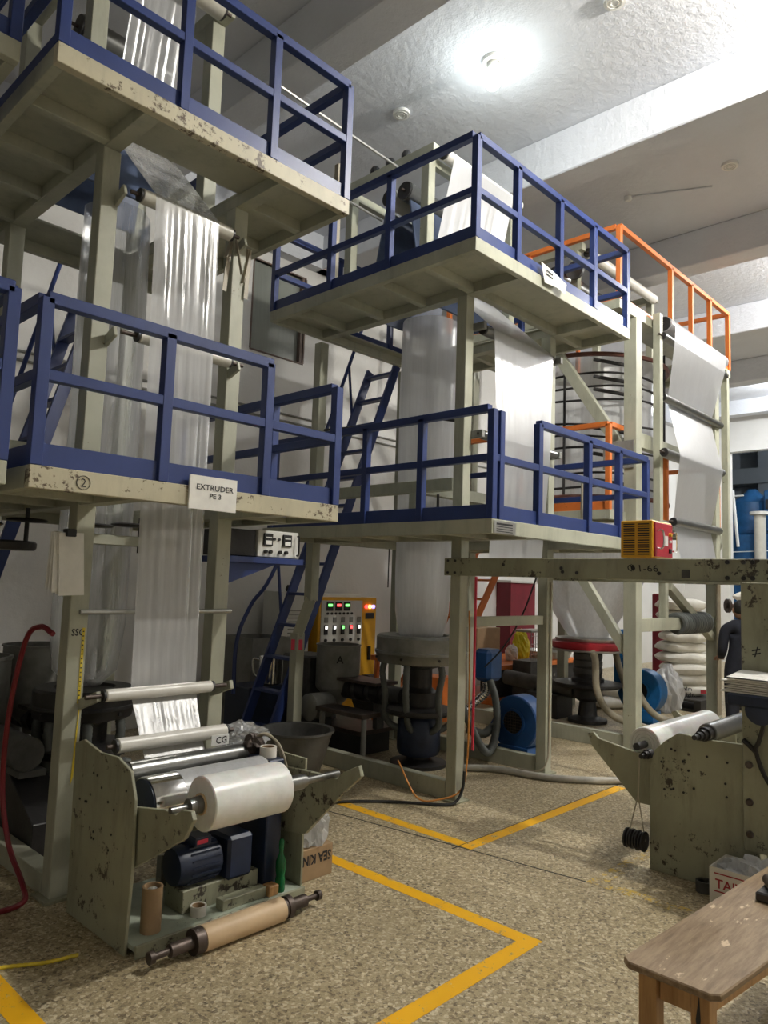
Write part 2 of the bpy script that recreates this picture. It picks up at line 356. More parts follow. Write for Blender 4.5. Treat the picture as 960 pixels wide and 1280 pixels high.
def webpath(nodes):
    """stations of a web running over rollers: nodes = (x0, x1, y, z, R); R > 0 behind the roller, R < 0 before it, 0 a free point"""
    N = len(nodes); tan = []
    for i in range(N-1):
        a, b = nodes[i], nodes[i+1]; dy, dz = b[2]-a[2], b[3]-a[3]; D = math.hypot(dy, dz); u = (dy/D, dz/D); w_ = (-u[1], u[0]); k = (a[4]-b[4])/D
        q = math.sqrt(1-k*k); tan.append((u[0]*k+w_[0]*q, u[1]*k+w_[1]*q))
    out = []
    for i, (x0, x1, y, z, R_) in enumerate(nodes):
        ns = ([tan[i-1]] if i > 0 else [])+([tan[i]] if i < N-1 else [])
        if R_ == 0: out.append((x0, x1, y, z)); continue
        if len(ns) == 1: out.append((x0, x1, y+R_*ns[0][0], z+R_*ns[0][1])); continue
        a0, a1 = (math.atan2(n_[1], n_[0]) for n_ in ns); d = (a1-a0+math.pi) % (2*math.pi)-math.pi; m = max(2, int(abs(d)/0.25)+1)
        for k in range(m+1):
            a = a0+d*k/m; out.append((x0, x1, y+R_*math.cos(a), z+R_*math.sin(a)))
    return out
def crumple(name, mat, parent, c, size, seed, n=20, amp=0.35, lim=None, **k):
    """crumpled bag: closed lumpy shell sitting on its base"""
    vs_ = []; fs = []; m = n*2
    for j in range(n+1):
        th = math.pi*j/n
        for i in range(m):
            ph = 2*math.pi*i/m; d = Vector((math.sin(th)*math.cos(ph), math.sin(th)*math.sin(ph), math.cos(th)))
            q = d*2.1+Vector((seed, seed*1.7, 0)); a = 1+amp*(1-2*abs(noise.noise(q)))+amp*0.6*noise.noise(q*2.7)
            px_, py_ = c[0]+d.x*size[0]*a, c[1]+d.y*size[1]*a
            if lim: px_ = min(max(px_, lim[0]), lim[1]); py_ = min(max(py_, lim[2]), lim[3])
            vs_.append((px_, py_, max(c[2], c[2]+size[2]*(0.85+d.z*a))))
    for j in range(n):
        for i in range(m): fs.append((j*m+i, j*m+(i+1) % m, (j+1)*m+(i+1) % m, (j+1)*m+i))
    return MB().add(vs_, fs).build(name, mat, parent, smooth=False, **k)

# ------------------------------------------------------------------ the hall
struct(B('floor', 'floor', None, -5, 26, -5, 7.6, -0.12, 0, 0))
struct(B('ceiling', 'ceil', None, -5, 25.6, -5, 7.6, CEIL, CEIL+0.15, 0))
WY = 7.45
# back wall with a window opening, built round the hole
WX0, WX1, WZ0, WZ1 = 5.28, 6.12, 4.52, 5.68
mb = MB().box(-5, WX0, WY, WY+0.2, 0, CEIL).box(WX1, 19.1, WY, WY+0.2, 0, CEIL).box(WX0, WX1, WY, WY+0.2, 0, WZ0).box(WX0, WX1, WY, WY+0.2, WZ1, CEIL)
wall = struct(mb.build('wall_back', 'wall'))
struct(B('trim_1', 'ceil', None, -5, 19.1, WY-0.16, WY-0.001, 5.84, CEIL-0.001, 0))
wn = struct(B('window_1', 'glass', None, WX0, WX1, WY+0.05, WY+0.06, WZ0, WZ1, 0))
for a in ((WX0-0.015, WX1+0.015, WZ0-0.02, WZ0), (WX0-0.015, WX1+0.015, WZ1, WZ1+0.02), (WX0-0.02, WX0, WZ0, WZ1), (WX1, WX1+0.025, WZ0, WZ1), (WX1-0.06, WX1-0.015, WZ0, WZ1)):
    B('window_frame', 'frame', wn, a[0], a[1], WY-0.012, WY+0.045, a[2], a[3], 0.003)
# far wall with a wide opening into the next hall
FX = 19.1
struct(MB().box(FX, FX+0.25, 6.33, 7.6, 0, CEIL).box(FX, FX+0.25, -5, 6.33, 5.2, CEIL).build('wall_far', 'wall'))
struct(B('trim_2', 'ceil', None, 18.3, 18.6, -5, WY, 5.95, CEIL-0.001, 0))
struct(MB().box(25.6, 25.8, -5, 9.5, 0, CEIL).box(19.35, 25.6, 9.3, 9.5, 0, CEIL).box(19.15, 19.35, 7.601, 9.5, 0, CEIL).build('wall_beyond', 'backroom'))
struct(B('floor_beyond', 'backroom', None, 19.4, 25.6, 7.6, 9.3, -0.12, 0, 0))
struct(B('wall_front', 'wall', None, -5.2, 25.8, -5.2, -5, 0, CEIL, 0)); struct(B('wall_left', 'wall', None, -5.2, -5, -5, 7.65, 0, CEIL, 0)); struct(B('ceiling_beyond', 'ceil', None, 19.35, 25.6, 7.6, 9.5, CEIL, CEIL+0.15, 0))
mb = MB()
for y in (5.5, 6.9, 8.3): mb.box(25.0, 25.59, y, y+0.5, 0, CEIL-0.001)
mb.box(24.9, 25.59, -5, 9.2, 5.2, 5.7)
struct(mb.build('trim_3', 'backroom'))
for i, x in enumerate((0.60, 3.47, 6.27, 9.22, 12.15, 15.1)):
    struct(B('trim_%d' % (i+4), 'ceil', None, x, x+0.34, -5, WY, 5.84, CEIL-0.001, 0.012))
# round junction-box lids on the ceiling
for x, y, l in ((5.0, 4.72, 'round white ceiling lid with rings between the bulb and the back wall'), (5.06, 2.5, 'round white ceiling lid half cut by the picture edge beyond the bulb'), (7.98, 2.6, 'round ceiling lid in the dim bay past the lit beam')):
    t = thing('ceiling_rose', l, 'ceiling lid', (x, y, CEIL-0.03), 'round ceiling lids')
    CYL('rim', 'white', t, (x, y, CEIL-0.03), (x, y, CEIL), 0.085, n=32)
    for r in (0.062, 0.036): MB().pipe((x, y, CEIL-0.036), (x, y, CEIL-0.03), r, r-0.008).build('ring', 'panelwhite', t, smooth=True)
t = thing('ceiling_conduit', 'small white conduit cap with a stub of pipe on the dim ceiling', 'conduit', (7.92, 3.73, CEIL-0.05))
LATHE('cap', 'white', t, [(0.03, CEIL-0.05), (0.045, CEIL-0.03), (0.045, CEIL)], 7.92, 3.73, 16); CYL('pipe', 'ceil', t, (7.92, 3.7, CEIL-0.012), (8.3, 2.9, CEIL-0.012), 0.012)

for (x, y, wt, c, lab, seen) in LAMPS:
    sfx = '' if seen else '_offscreen'
    t = thing('ceiling_lamp'+sfx, lab, 'lamp', (x, y, CEIL-0.27), 'bulbs of the hall')
    LATHE('lamp_holder', 'panelwhite', t, [(0.045, CEIL-0.085), (0.055, CEIL-0.06), (0.05, CEIL-0.035), (0.095, CEIL-0.03), (0.10, CEIL)], x, y, 28)
    LATHE('bulb', 'bulb', t, [(0.02, CEIL-0.27), (0.05, CEIL-0.262), (0.066, CEIL-0.235), (0.068, CEIL-0.14), (0.055, CEIL-0.10), (0.04, CEIL-0.085)], x, y, 24)
    ld = bpy.data.lights.new('bulb_light'+sfx, 'POINT'); ld.energy = wt; ld.color = c; ld.shadow_soft_size = 0.07
    lo = bpy.data.objects.new('bulb_light'+sfx, ld); COL.objects.link(lo); lo.parent = t; lo.location = (0, 0, -0.09)

# ------------------------------------------------------------------ floor markings and joints
def lpath(pts, w_):
    """flat painted band along axis-aligned points"""
    mb = MB()
    for i in range(len(pts)-1):
        (xa, ya), (xb, yb) = pts[i], pts[i+1]; h = w_/2
        if abs(xa-xb) > abs(ya-yb): mb.box(min(xa, xb)-h, max(xa, xb)+h, ya-h, ya+h, 0.0, 0.0012+0.0004*i)
        else: mb.box(xa-h, xa+h, min(ya, yb)-h, max(ya, yb)+h, 0.0, 0.0012+0.0004*i)
    return mb
tag(lpath([(3.13, 3.9), (3.13, 1.95), (1.3, 1.95)], 0.088).build('floor_line', 'line'), 'bright yellow floor line turning a corner in the open aisle', 'floor line')
tag(lpath([(3.93, 4.2), (3.93, 2.90), (6.0, 2.90)], 0.088).build('floor_line', 'line'), 'yellow floor line turning a corner before the middle tower post', 'floor line')
tag(lpath([(4.7, 2.07), (4.02, 2.07), (3.96, 1.45)], 0.09).build('floor_line', 'linefaded'), 'faded yellow floor line beside the hanging weight', 'floor line')
tag(lpath([(1.21, 3.5), (1.21, 2.3)], 0.095).build('floor_line', 'line'), 'yellow floor line under the yellow rope', 'floor line')
tag(MB().bar((3.70, 4.2, 0.0006), (4.13, 1.0, 0.0006), 0.010, 0.0012).build('floor_joint', 'ink'), 'thin dark joint running along the aisle floor', 'floor joint')
tag(MB().bar((3.81, 2.945, 0.0010), (6.1, 2.95, 0.0010), 0.009, 0.0012).build('floor_joint', 'ink'), 'thin dark joint beside the yellow line before the tower', 'floor joint')

# ------------------------------------------------------------------ towers
def deck(t, x0, x1, y0, y1, z, hole, mat_edge='cream', th=0.10, xb=(), pitch=0.46):
    """platform: edge channels, joists below, plates with an opening for the web"""
    B('edge_beam', mat_edge, t, x0, x1, y0, y0+0.05, z, z+th)
    B('edge_beam', 'cream', t, x0, x1, y1-0.05, y1, z, z+th)
    B('edge_beam', 'cream', t, x0, x0+0.05, y0+0.05, y1-0.05, z, z+th)
    B('edge_beam', 'cream', t, x1-0.05, x1, y0+0.05, y1-0.05, z, z+th)
    hx0, hx1, hy0, hy1 = hole
    for a in ((x0+.05, x1-.05, y0+.05, hy0), (x0+.05, x1-.05, hy1, y1-.05), (x0+.05, hx0, hy0, hy1), (hx1, x1-.05, hy0, hy1)):
        B('deck_plate', 'cream', t, *a, z+th-0.02, z+th-0.004, 0)
    zb = z+0.005
    for x in xb: B('joist', 'cream', t, x-0.045, x+0.045, y0+0.05, y1-0.05, zb-0.004, z+th-0.02)
    y = y0+pitch
    while y < y1-0.2:
        xs = [x0+.05]+[v for x in xb for v in (x-.045, x+.045)]+[x1-.05]
        for i in range(0, len(xs), 2):
            a, b_ = xs[i], xs[i+1]
            if b_-a < 0.05: continue
            if hy0-0.02 < y < hy1 and a < (hx0+hx1)/2 < b_: continue
            B('joist', 'cream', t, a, b_, y-0.03, y+0.03, zb, z+th-0.02)
        y += pitch
    for x in xb[:-1] if len(xb) < 3 else xb[1:2]: pass
def rails(t, p, q, z, posts, mat='blue', top=0.85, mid=0.47, toe=0.10, w_=0.054, toeb=True, topr=None, midr=True):
    """railing from p to q standing on level z; posts = fractions; topr = fractions covered by the top rail"""
    p = Vector((p[0], p[1], 0)); q = Vector((q[0], q[1], 0)); L = (q-p)
    at = lambda f, zz: tuple(p+L*f+Vector((0, 0, zz)))
    for f in posts:
        hh = f[1] if isinstance(f, tuple) else top; f = f[0] if isinstance(f, tuple) else f
        BAR('baluster', mat, t, at(f, z), at(f, z+hh), w_)
    a, b_ = topr or (0, 1)
    BAR('top_rail', mat, t, at(a, z+top), at(b_, z+top), w_)
    if midr: BAR('mid_rail', mat, t, at(0, z+mid), at(1, z+mid), w_*0.9)
    if toeb: BAR('toe_board', mat, t, at(0, z+toe/2), at(1, z+toe/2), 0.012, toe)
def post(t, x, y, z0, z1, s=0.10, foot=True, mat='cream'):
    B('post', mat, t, x-s/2, x+s/2, y-s/2, y+s/2, z0, z1, 0.004)
    if foot: B('base_plate', 'plate', t, x-s*0.85, x+s*0.85, y-s*0.85, y+s*0.85, 0, 0.015, 0.002)
def roller(t, x0, x1, y, z, r, mat='rollerlight', ext=0.07, hub='dark', name='roller'):
    o = LATHE(name, mat, t, [(r*0.8, x0), (r, x0+0.006), (r, x1-0.006), (r*0.8, x1)], 0, y, 24, axis='x', cz=z)
    CYL('shaft', 'iron', o, (x0-ext, y, z), (x1+ext, y, z), 0.012, n=10)
    if hub:
        for a, b_ in ((x0-0.012, x0), (x1, x1+0.012)): CYL('end_cap', hub, o, (a, y, z), (b_, y, z), r*0.92)
    return o

# ---- first tower: the one with the sign EXTRUDER PE 3
T1 = thing('film_tower', 'pale green steel film tower with blue rails and the paper extruder sign', 'machine tower', (2.15, 4.5, 0))
P1 = [(1.72, 3.87), (2.59, 3.87), (1.72, 5.25), (2.59, 5.25)]
for x, y in P1: post(T1, x, y, 0.0, 4.0)
for x in (1.72, 2.59): B('floor_beam', 'cream', T1, x-0.05, x+0.05, 3.93, 5.20, 0.0, 0.11)
deck(T1, 1.19, 2.98, 3.22, 5.6, 2.0, (1.80, 2.545, 3.60, 5.19), 'cream_worn', xb=(1.72, 2.59))
deck(T1, 1.21, 3.08, 3.34, 5.6, 4.0, (1.80, 2.545, 3.80, 5.19), 'cream_worn', xb=(1.72, 2.59))
rails(T1, (1.215, 3.245), (2.955, 3.245), 2.1, [0, 0.345, 0.70, (1, 0.72)], 'blue', top=0.74, mid=0.40, topr=(0, 0.71))
rails(T1, (1.215, 3.27), (1.215, 5.55), 2.1, [0.5, 1], 'blue', top=0.74, mid=0.40)
rails(T1, (2.955, 3.27), (2.955, 5.0), 2.1, [0.34, 1], 'blue', top=0.72, mid=0.40)
rails(T1, (1.235, 3.365), (3.055, 3.365), 4.1, [0, 0.35, 0.675, 1], 'blue', top=0.78, mid=0.40)
rails(T1, (1.235, 3.39), (1.235, 5.55), 4.1, [0.5, 1], 'blue', top=0.78, mid=0.40)
rails(T1, (3.055, 3.39), (3.055, 5.55), 4.1, [0.5, 1], 'blue', top=0.78, mid=0.40)
for x, y in ((1.72, 4.17), (2.59, 4.27), (1.72, 5.25), (2.59, 5.25)): post(T1, x, y, 4.1, 5.5, foot=False)
for x in (1.72, 2.59): B('top_beam', 'cream', T1, x-0.05, x+0.05, 4.1, 5.3, 5.5, 5.6)
roller(T1, 1.85, 2.5, 4.05, 5.45, 0.07, 'rollerlight'); roller(T1, 1.85, 2.5, 4.75, 5.3, 0.09, 'steelgrey')
BAR('lay_flat_board', 'board', T1, (2.15, 4.75, 5.2), (2.15, 4.6, 4.2), 0.70, 0.02)
BAR('lay_flat_board', 'board', T1, (2.15, 4.9, 5.2), (2.15, 5.1, 4.2), 0.70, 0.02)
roller(T1, 1.86, 2.46, 3.74, 3.76, 0.042, 'rollerlight', 0.06); roller(T1, 1.90, 2.50, 3.74, 2.96, 0.036, 'rollerlight', 0.10)
for x, z in ((1.76, 2.96), (2.56, 2.96), (2.56, 3.76), (1.76, 3.76)): BAR('bearing_bracket', 'cream', T1, (x, 3.83, z-0.05), (x, 3.72, z-0.01), 0.02, 0.06)
roller(T1, 1.86, 2.46, 4.30, 4.45, 0.035, 'rollerlight', 0.08)
CYL('guide_rod', 'alu', T1, (1.70, 3.77, 1.445), (2.63, 3.77, 1.445), 0.013)
roller(T1, 1.79, 2.42, 3.62, 1.03, 0.032, 'rollerwhite', 0.10)
for x in (1.76, 2.56): BAR('bearing_bracket', 'cream', T1, (x, 3.83, 0.96), (x, 3.62, 1.03), 0.025, 0.05)
# bubble cage adjusters hanging under the lower deck
B('cross_beam', 'cream', T1, 1.75, 2.55, 4.25, 4.33, 1.82, 1.88); B('cross_beam', 'cream', T1, 1.75, 2.55, 5.19, 5.25, 2.42, 2.52)
for x, y in ((1.42, 4.35), (1.60, 4.30), (1.95, 4.29), (2.28, 4.29), (2.34, 4.29)): CYL('hanger_rod', 'dark', T1, (x, y, 1.78), (x, y, 2.0), 0.012, n=10)
for x, y, z in ((1.38, 4.35, 1.90), (1.60, 4.30, 1.93), (1.98, 4.28, 1.93), (2.2, 4.28, 1.95)):
    LATHE('hand_wheel', 'dark', T1, [(0.02, z-0.012), (0.10, z-0.008), (0.11, z), (0.10, z+0.008), (0.02, z+0.012)], x, y, 24)
LATHE('adjuster_plate', 'dark', T1, [(0.15, 1.76), (0.16, 1.775), (0.16, 1.80), (0.15, 1.81)], 1.50, 4.32, 24)
CYL('plumb_line', 'ink', T1, (1.45, 4.32, 1.50), (1.45, 4.32, 1.77), 0.003, n=6)
CYL('plumb_weight', 'dark', T1, (1.45, 4.32, 1.485), (1.45, 4.32, 1.51), 0.02, 0.006, n=10)
# shreds of film tied round the second post
for i in range(9):
    a = rnd.uniform(0, 6.28); x = 2.59+0.075*math.cos(a); y = 3.80+0.06*math.sin(a); L = rnd.uniform(0.10, 0.38)
    MB().bar((x, y, 3.76), (x+rnd.uniform(-.05, .05), y-0.01, 3.76-L), 0.03, 0.004).build('film_shred', 'hosebeige', T1)
# platform marks
s = B('sign_sheet', 'paper', T1, 1.955, 2.235, 3.206, 3.2185, 1.985, 2.155, 0)
text('EXTRUDER', 0.040, (1.99, 3.2045, 2.085), (1.12, 0, 0), (0, 0, 1), 'ink', s, bold=0.0006); text('PE 3', 0.036, (2.07, 3.2045, 2.045), (1.12, 0, 0), (0, 0, 1), 'ink', s, bold=0.0006)
MB().pipe((1.425, 3.217, 2.047), (1.425, 3.2195, 2.047), 0.032, 0.0295).build('ring_mark', 'ink', T1); text('2', 0.055, (1.411, 3.2180, 2.028), (1, 0, 0), (0, 0, 1), 'ink', T1)
text('SSG', 0.05, (1.685, 3.8185, 1.32), (0.85, 0, 0), (0, 0, 1), 'ink', T1, bold=0.001)
# measuring tape stuck on the first post
tp = B('measuring_tape', 'tapeyellow', T1, 1.742, 1.756, 3.8165, 3.8195, 0.97, 1.36, 0)
for i in range(16): B('tick', 'ink', tp, 1.744, 1.752, 3.8155, 3.8164, 0.985+i*0.0235, 0.991+i*0.0235, 0)
MB().prism([(1.735, 0.56), (1.748, 0.60), (1.757, 0.95), (1.752, 0.95)], 'y', 3.8165, 3.8195).build('torn_tape', 'tapeyellow', T1)
# clipped log sheets
cl = thing('log_sheets', 'bundle of grey log sheets clipped to the tower post beside the tape measure', 'paper', (1.60, 3.78, 1.55))
for i in range(6): MB().bar((1.60+i*0.006, 3.80-i*0.004, 1.85), (1.588+i*0.011, 3.80-i*0.004-0.012*(i % 3), 1.56-0.006*i), 0.13, 0.0015).build('sheet', 'paper', cl)
B('clip', 'black', cl, 1.60, 1.65, 3.76, 3.815, 1.83, 1.87)

# ---- neighbour tower cut by the picture edge
T0 = thing('film_tower', 'neighbouring tower of which only blue rail ends show beside the first tower', 'machine tower', (0.3, 4.3, 0))
for x, y in ((0.75, 3.87), (0.75, 5.25), (-0.2, 3.87), (-0.2, 5.25)): post(T0, x, y, 0, 4.0)
deck(T0, -0.6, 1.10, 3.22, 5.6, 2.0, (-0.1, 0.6, 3.8, 5.1), 'cream', xb=(-0.2, 0.75)); deck(T0, -0.6, 1.10, 3.49, 5.6, 4.0, (-0.1, 0.6, 3.9, 5.1), 'cream', xb=(-0.2, 0.75))
rails(T0, (-0.55, 3.245), (1.075, 3.245), 2.1, [0, 0.5, 1], 'blue', top=0.74, mid=0.40); rails(T0, (1.075, 3.27), (1.075, 5.5), 2.1, [0.5, 1], 'blue', top=0.74, mid=0.40)
rails(T0, (-0.55, 3.515), (1.075, 3.515), 4.1, [0, 0.5, 1], 'blue', top=0.78, mid=0.40); rails(T0, (1.075, 3.54), (1.075, 5.5), 4.1, [0.5, 1], 'blue', top=0.78, mid=0.40)

# ---- second tower
T2 = thing('film_tower', 'tall pale tower with bright blue rails in the middle of the row', 'machine tower', (5.3, 4.3, 0))
P2 = [(4.64, 3.58), (5.93, 3.58), (4.70, 5.42), (5.93, 5.42)]
for x, y in P2[:2]+P2[3:]: post(T2, x, y, 0, 4.0)
# the bent back post
B('post', 'cream', T2, 4.65, 4.75, 5.37, 5.47, 1.45, 4.0, 0.004); BAR('bent_post_section', 'cream', T2, (4.70, 5.42, 1.47), (4.62, 5.50, 1.12), 0.10); B('post', 'cream', T2, 4.57, 4.67, 5.45, 5.55, 0, 1.14, 0.004)
CYL('red_tape_band', 'pink', T2, (4.62, 5.50, 0.98), (4.62, 5.50, 1.08), 0.075, n=4)
deck(T2, 4.02, 6.48, 2.84, 5.34, 2.0, (4.75, 5.85, 3.25, 5.2), 'cream', xb=(4.64, 5.93))
deck(T2, 3.985, 6.41, 3.0, 5.34, 4.0, (4.75, 5.85, 3.60, 5.2), 'cream', xb=(4.64, 5.93), pitch=0.5)
rails(T2, (4.045, 2.865), (6.455, 2.865), 2.1, [0, 0.035, 0.24, 0.55, 0.775, 1], top=0.75, mid=0.42, topr=(0.24, 1))
rails(T2, (4.045, 2.89), (4.045, 5.30), 2.1, [0.25, 0.49, 0.97], top=0.76, mid=0.42)
rails(T2, (6.455, 2.89), (6.455, 5.30), 2.1, [0.5, 1], top=0.75, mid=0.42)
rails(T2, (4.01, 3.025), (6.385, 3.025), 4.1, [0, 0.22, 0.485, 0.73, 1], top=0.76, mid=0.36)
rails(T2, (4.01, 3.05), (4.01, 5.32), 4.1, [0.36, 0.66, 1], top=0.78, mid=0.36)
rails(T2, (6.385, 3.05), (6.385, 5.32), 4.1, [0.5, 1], top=0.76, mid=0.36)
rails(T2, (4.03, 5.315), (6.36, 5.315), 4.1, [0.33, 0.66], top=0.76, mid=0.36)
for x, y in ((4.70, 4.08), (5.98, 4.08), (4.70, 5.05), (5.98, 5.05)): post(T2, x, y, 4.1, 5.45, 0.09, foot=False)
for x in (4.70, 5.98): B('top_beam', 'cream', T2, x-0.045, x+0.045, 3.99, 5.12, 5.45, 5.53)
B('top_beam', 'cream', T2, 4.75, 5.93, 4.05, 4.11, 5.37, 5.45); B('top_beam', 'cream', T2, 4.75, 5.93, 5.02, 5.08, 5.37, 5.45)
for y in (4.35, 4.55, 4.75):
    for x in (4.70, 5.98): LATHE('pillow_bearing', 'dark', T2, [(0.05, 5.53), (0.05, 5.57), (0.03, 5.60)], x, y, 16)
roller(T2, 4.78, 5.98, 3.97, 5.46, 0.055, 'rollerwhite', 0.05); roller(T2, 4.80, 5.88, 4.45, 5.30, 0.09, 'steelgrey', 0.05); roller(T2, 4.80, 5.88, 4.65, 5.30, 0.09, 'rollerlight', 0.05)
BAR('lay_flat_board', 'board', T2, (5.34, 4.40, 5.2), (5.34, 4.22, 4.2), 1.05, 0.02); BAR('lay_flat_board', 'board', T2, (5.34, 4.70, 5.2), (5.34, 4.92, 4.2), 1.05, 0.02)
BAR('wrapped_stay', 'hosebeige', T2, (4.05, 4.55, 4.1), (4.05, 4.55, 5.25), 0.05)
for y, z in ((4.3, 5.35), (4.6, 5.0)): CYL('tie_rod', 'alu', T2, (3.2, y, z+0.05), (4.66, y, z), 0.012, n=8)
roller(T2, 4.78, 5.84, 3.50, 3.75, 0.045, 'steelgrey', 0.06); roller(T2, 4.74, 5.86, 3.46, 2.86, 0.038, 'steelgrey', 0.06); roller(T2, 4.76, 5.86, 3.44, 1.79, 0.035, 'steelgrey', 0.05)
roller(T2, 4.80, 5.84, 4.12, 4.45, 0.035, 'steelgrey', 0.06)
for z in (3.75, 2.86, 1.79):
    for x in (4.70, 5.90): B('bearing_bracket', 'grey', T2, x-0.02, x+0.02, 3.42, 3.54, z-0.03, z+0.03)
for x in (4.64, 5.93): B('floor_beam', 'cream', T2, x-0.04, x+0.04, 3.64, 5.36, 0.0, 0.14)
B('cross_beam', 'cream', T2, 4.70, 5.87, 3.56, 3.60, 1.32, 1.40)
B('cage_beam', 'cream', T2, 4.66, 4.74, 3.70, 5.30, 2.42, 2.52); B('cage_beam', 'cream', T2, 5.85, 5.93, 3.70, 5.30, 2.42, 2.52); B('cage_post', 'cream', T2, 4.66, 4.74, 4.08, 4.16, 2.1, 2.42); B('cage_beam', 'cream', T2, 4.74, 5.85, 4.08, 4.16, 2.42, 2.52)
for y in (4.0, 4.9):
    for x in (4.86, 5.72): CYL('hanger_rod', 'dark', T2, (x, y, 2.12), (x, y, 2.42), 0.012, n=8)
CYL('guide_rod', 'dark', T2, (4.72, 3.95, 3.05), (4.72, 5.35, 3.12), 0.012, n=8); CYL('guide_rod', 'dark', T2, (4.75, 4.10, 3.10), (4.78, 3.6, 2.98), 0.014, n=8)
# maker plate, sheet, writing
s = B('maker_plate', 'alu', T2, 4.035, 4.29, 2.830, 2.8395, 2.005, 2.09, 0.001)
for z in (2.068, 2.050, 2.034, 2.018): B('plate_print', 'ink', s, 4.06, 4.25, 2.8285, 2.8299, z-(0.007 if z > 2.06 else 0.003), z+(0.006 if z > 2.06 else 0.002), 0)
s = MB().add([(4.82, 2.985, 4.20), (5.0, 2.975, 4.17), (5.02, 2.965, 4.05), (4.86, 2.975, 4.04), (5.17, 2.96, 4.12), (5.12, 2.945, 4.02)], [(0, 1, 2, 3), (1, 4, 5, 2)]).build('notice_sheet', 'paper', T2)
for k in range(2): MB().bar((4.87, 2.972, 4.150-k*0.03), (4.97, 2.968, 4.134-k*0.03), 0.002, 0.009).build('print_line', 'ink', s)

# ---- third tower with orange rails
T3 = thing('film_tower', 'far tower with orange rails and a zigzag web of grey film', 'machine tower', (8.7, 4.5, 0))
for x, y in ((7.45, 3.45), (9.78, 3.45), (7.45, 5.6), (9.78, 5.6)): post(T3, x, y, 0, 4.6, 0.14 if y < 4 else 0.12)
B('slim_post', 'cream', T3, 7.80, 7.88, 3.30, 3.38, 2.05, 4.75); B('slim_post', 'cream', T3, 9.92, 10.0, 3.30, 3.38, 2.05, 4.6)
deck(T3, 7.03, 10.36, 3.40, 5.8, 4.6, (7.9, 9.6, 3.8, 5.4), 'cream', xb=(7.45, 9.78)); deck(T3, 7.03, 10.3, 3.50, 5.8, 2.38, (7.7, 9.7, 3.7, 5.4), 'cream', xb=(7.45, 9.78))
rails(T3, (7.055, 3.42), (10.33, 3.42), 4.7, [0, 0.41, 0.60, 0.79, 1], 'orange', top=0.80, midr=False, toe=0.05)
rails(T3, (7.055, 3.45), (7.055, 5.7), 4.7, [0.48, 1], 'orange', top=0.80, mid=0.4, toe=0.05, midr=False); rails(T3, (10.33, 3.45), (10.33, 5.7), 4.7, [1], 'orange', top=0.80, midr=False, toe=0.05)
rails(T3, (7.055, 3.53), (7.055, 5.7), 2.48, [0, 0.5, 1], 'orange', top=0.90, midr=False, toe=0.10); rails(T3, (7.08, 3.53), (7.35, 3.53), 2.48, [], 'orange', top=0.90, midr=False, toeb=False)
rails(T3, (8.5, 3.53), (10.2, 3.53), 2.48, [0, 1], 'orange', top=0.85, midr=False, toeb=False); rails(T3, (10.2, 3.55), (10.2, 5.7), 2.48, [1], 'orange', top=0.85, midr=False, toeb=False)
BAR('brace', 'cream', T3, (7.45, 4.45, 4.5), (7.45, 3.55, 3.15), 0.09, 0.12); BAR('brace', 'cream', T3, (7.45, 4.15, 1.95), (7.45, 3.52, 1.02), 0.08, 0.10); BAR('brace', 'cream', T3, (8.35, 3.45, 1.72), (9.70, 3.45, 1.10), 0.09, 0.09); BAR('brace', 'cream', T3, (9.72, 3.45, 2.0), (10.1, 3.45, 2.40), 0.07, 0.07)
B('gusset', 'grey', T3, 7.36, 7.38, 3.40, 3.75, 2.95, 3.25)
B('cross_beam', 'cream', T3, 7.52, 9.71, 3.41, 3.49, 1.22, 1.36); B('cross_beam', 'cream', T3, 7.52, 9.71, 3.41, 3.49, 3.20, 3.36); B('hanger', 'cream', T3, 8.2, 8.28, 3.41, 3.49, 1.36, 1.9); B('cross_beam', 'cream', T3, 7.52, 9.71, 3.41, 3.49, 1.80, 1.90)
MB().tube([(8.58+0.0094*i, 3.45+0.10*math.cos(i*0.7854), 1.29+0.10*math.sin(i*0.7854)) for i in range(97)], 0.032, 8, 2).build('cable_coil', 'rubber', T3, smooth=True)
for y in (3.41, 5.35): B('floor_beam', 'cream', T3, 7.52, 9.71, y, y+0.08, 0, 0.14)
B('floor_beam', 'cream', T3, 7.41, 7.49, 3.53, 5.53, 0, 0.16)
for x0, x1, y, z, r in ((7.88, 9.85, 3.30, 4.50, 0.045), (8.0, 9.85, 3.34, 4.68, 0.09), (8.02, 9.83, 3.36, 3.84, 0.045), (7.72, 9.45, 3.22, 3.15, 0.05), (8.3, 9.75, 3.36, 2.45, 0.05), (8.3, 9.65, 3.25, 1.86, 0.04)): roller(T3, x0, x1, y, z, r, 'steelgrey' if r < 0.09 else 'film_dense', 0.10)
for i, (x, y) in enumerate(((7.55, 4.2), (7.55, 5.0), (9.6, 4.2), (9.6, 5.0))): post(T3, x, y, 4.7, 5.62, 0.09, foot=False)
for x in (7.55, 9.6): B('top_beam', 'cream', T3, x-0.045, x+0.045, 4.1, 5.1, 5.62, 5.71)
for x in (7.55, 9.6):
    for y in (4.25, 4.55, 4.85): LATHE('pillow_bearing', 'dark', T3, [(0.06, 5.71), (0.06, 5.76), (0.035, 5.79)], x, y, 16)
roller(T3, 7.65, 9.5, 4.10, 5.62, 0.06, 'rollerwhite', 0.05); roller(T3, 7.65, 9.5, 4.55, 5.48, 0.10, 'steelgrey', 0.05)
for z in (4.85, 5.0, 5.15, 5.3, 5.45): B('lay_flat_slat', 'brown', T3, 7.75, 7.80, 4.25, 4.95, z, z+0.06)
LATHE('gear_wheel', 'darkgrey', T3, [(0.03, 7.42), (0.11, 7.42), (0.11, 7.46), (0.03, 7.46)], 0, 4.15, 24, axis='x', cz=5.35)
BAR('red_stay', 'red', T3, (7.2, 4.5, 4.7), (7.4, 4.3, 5.4), 0.05)
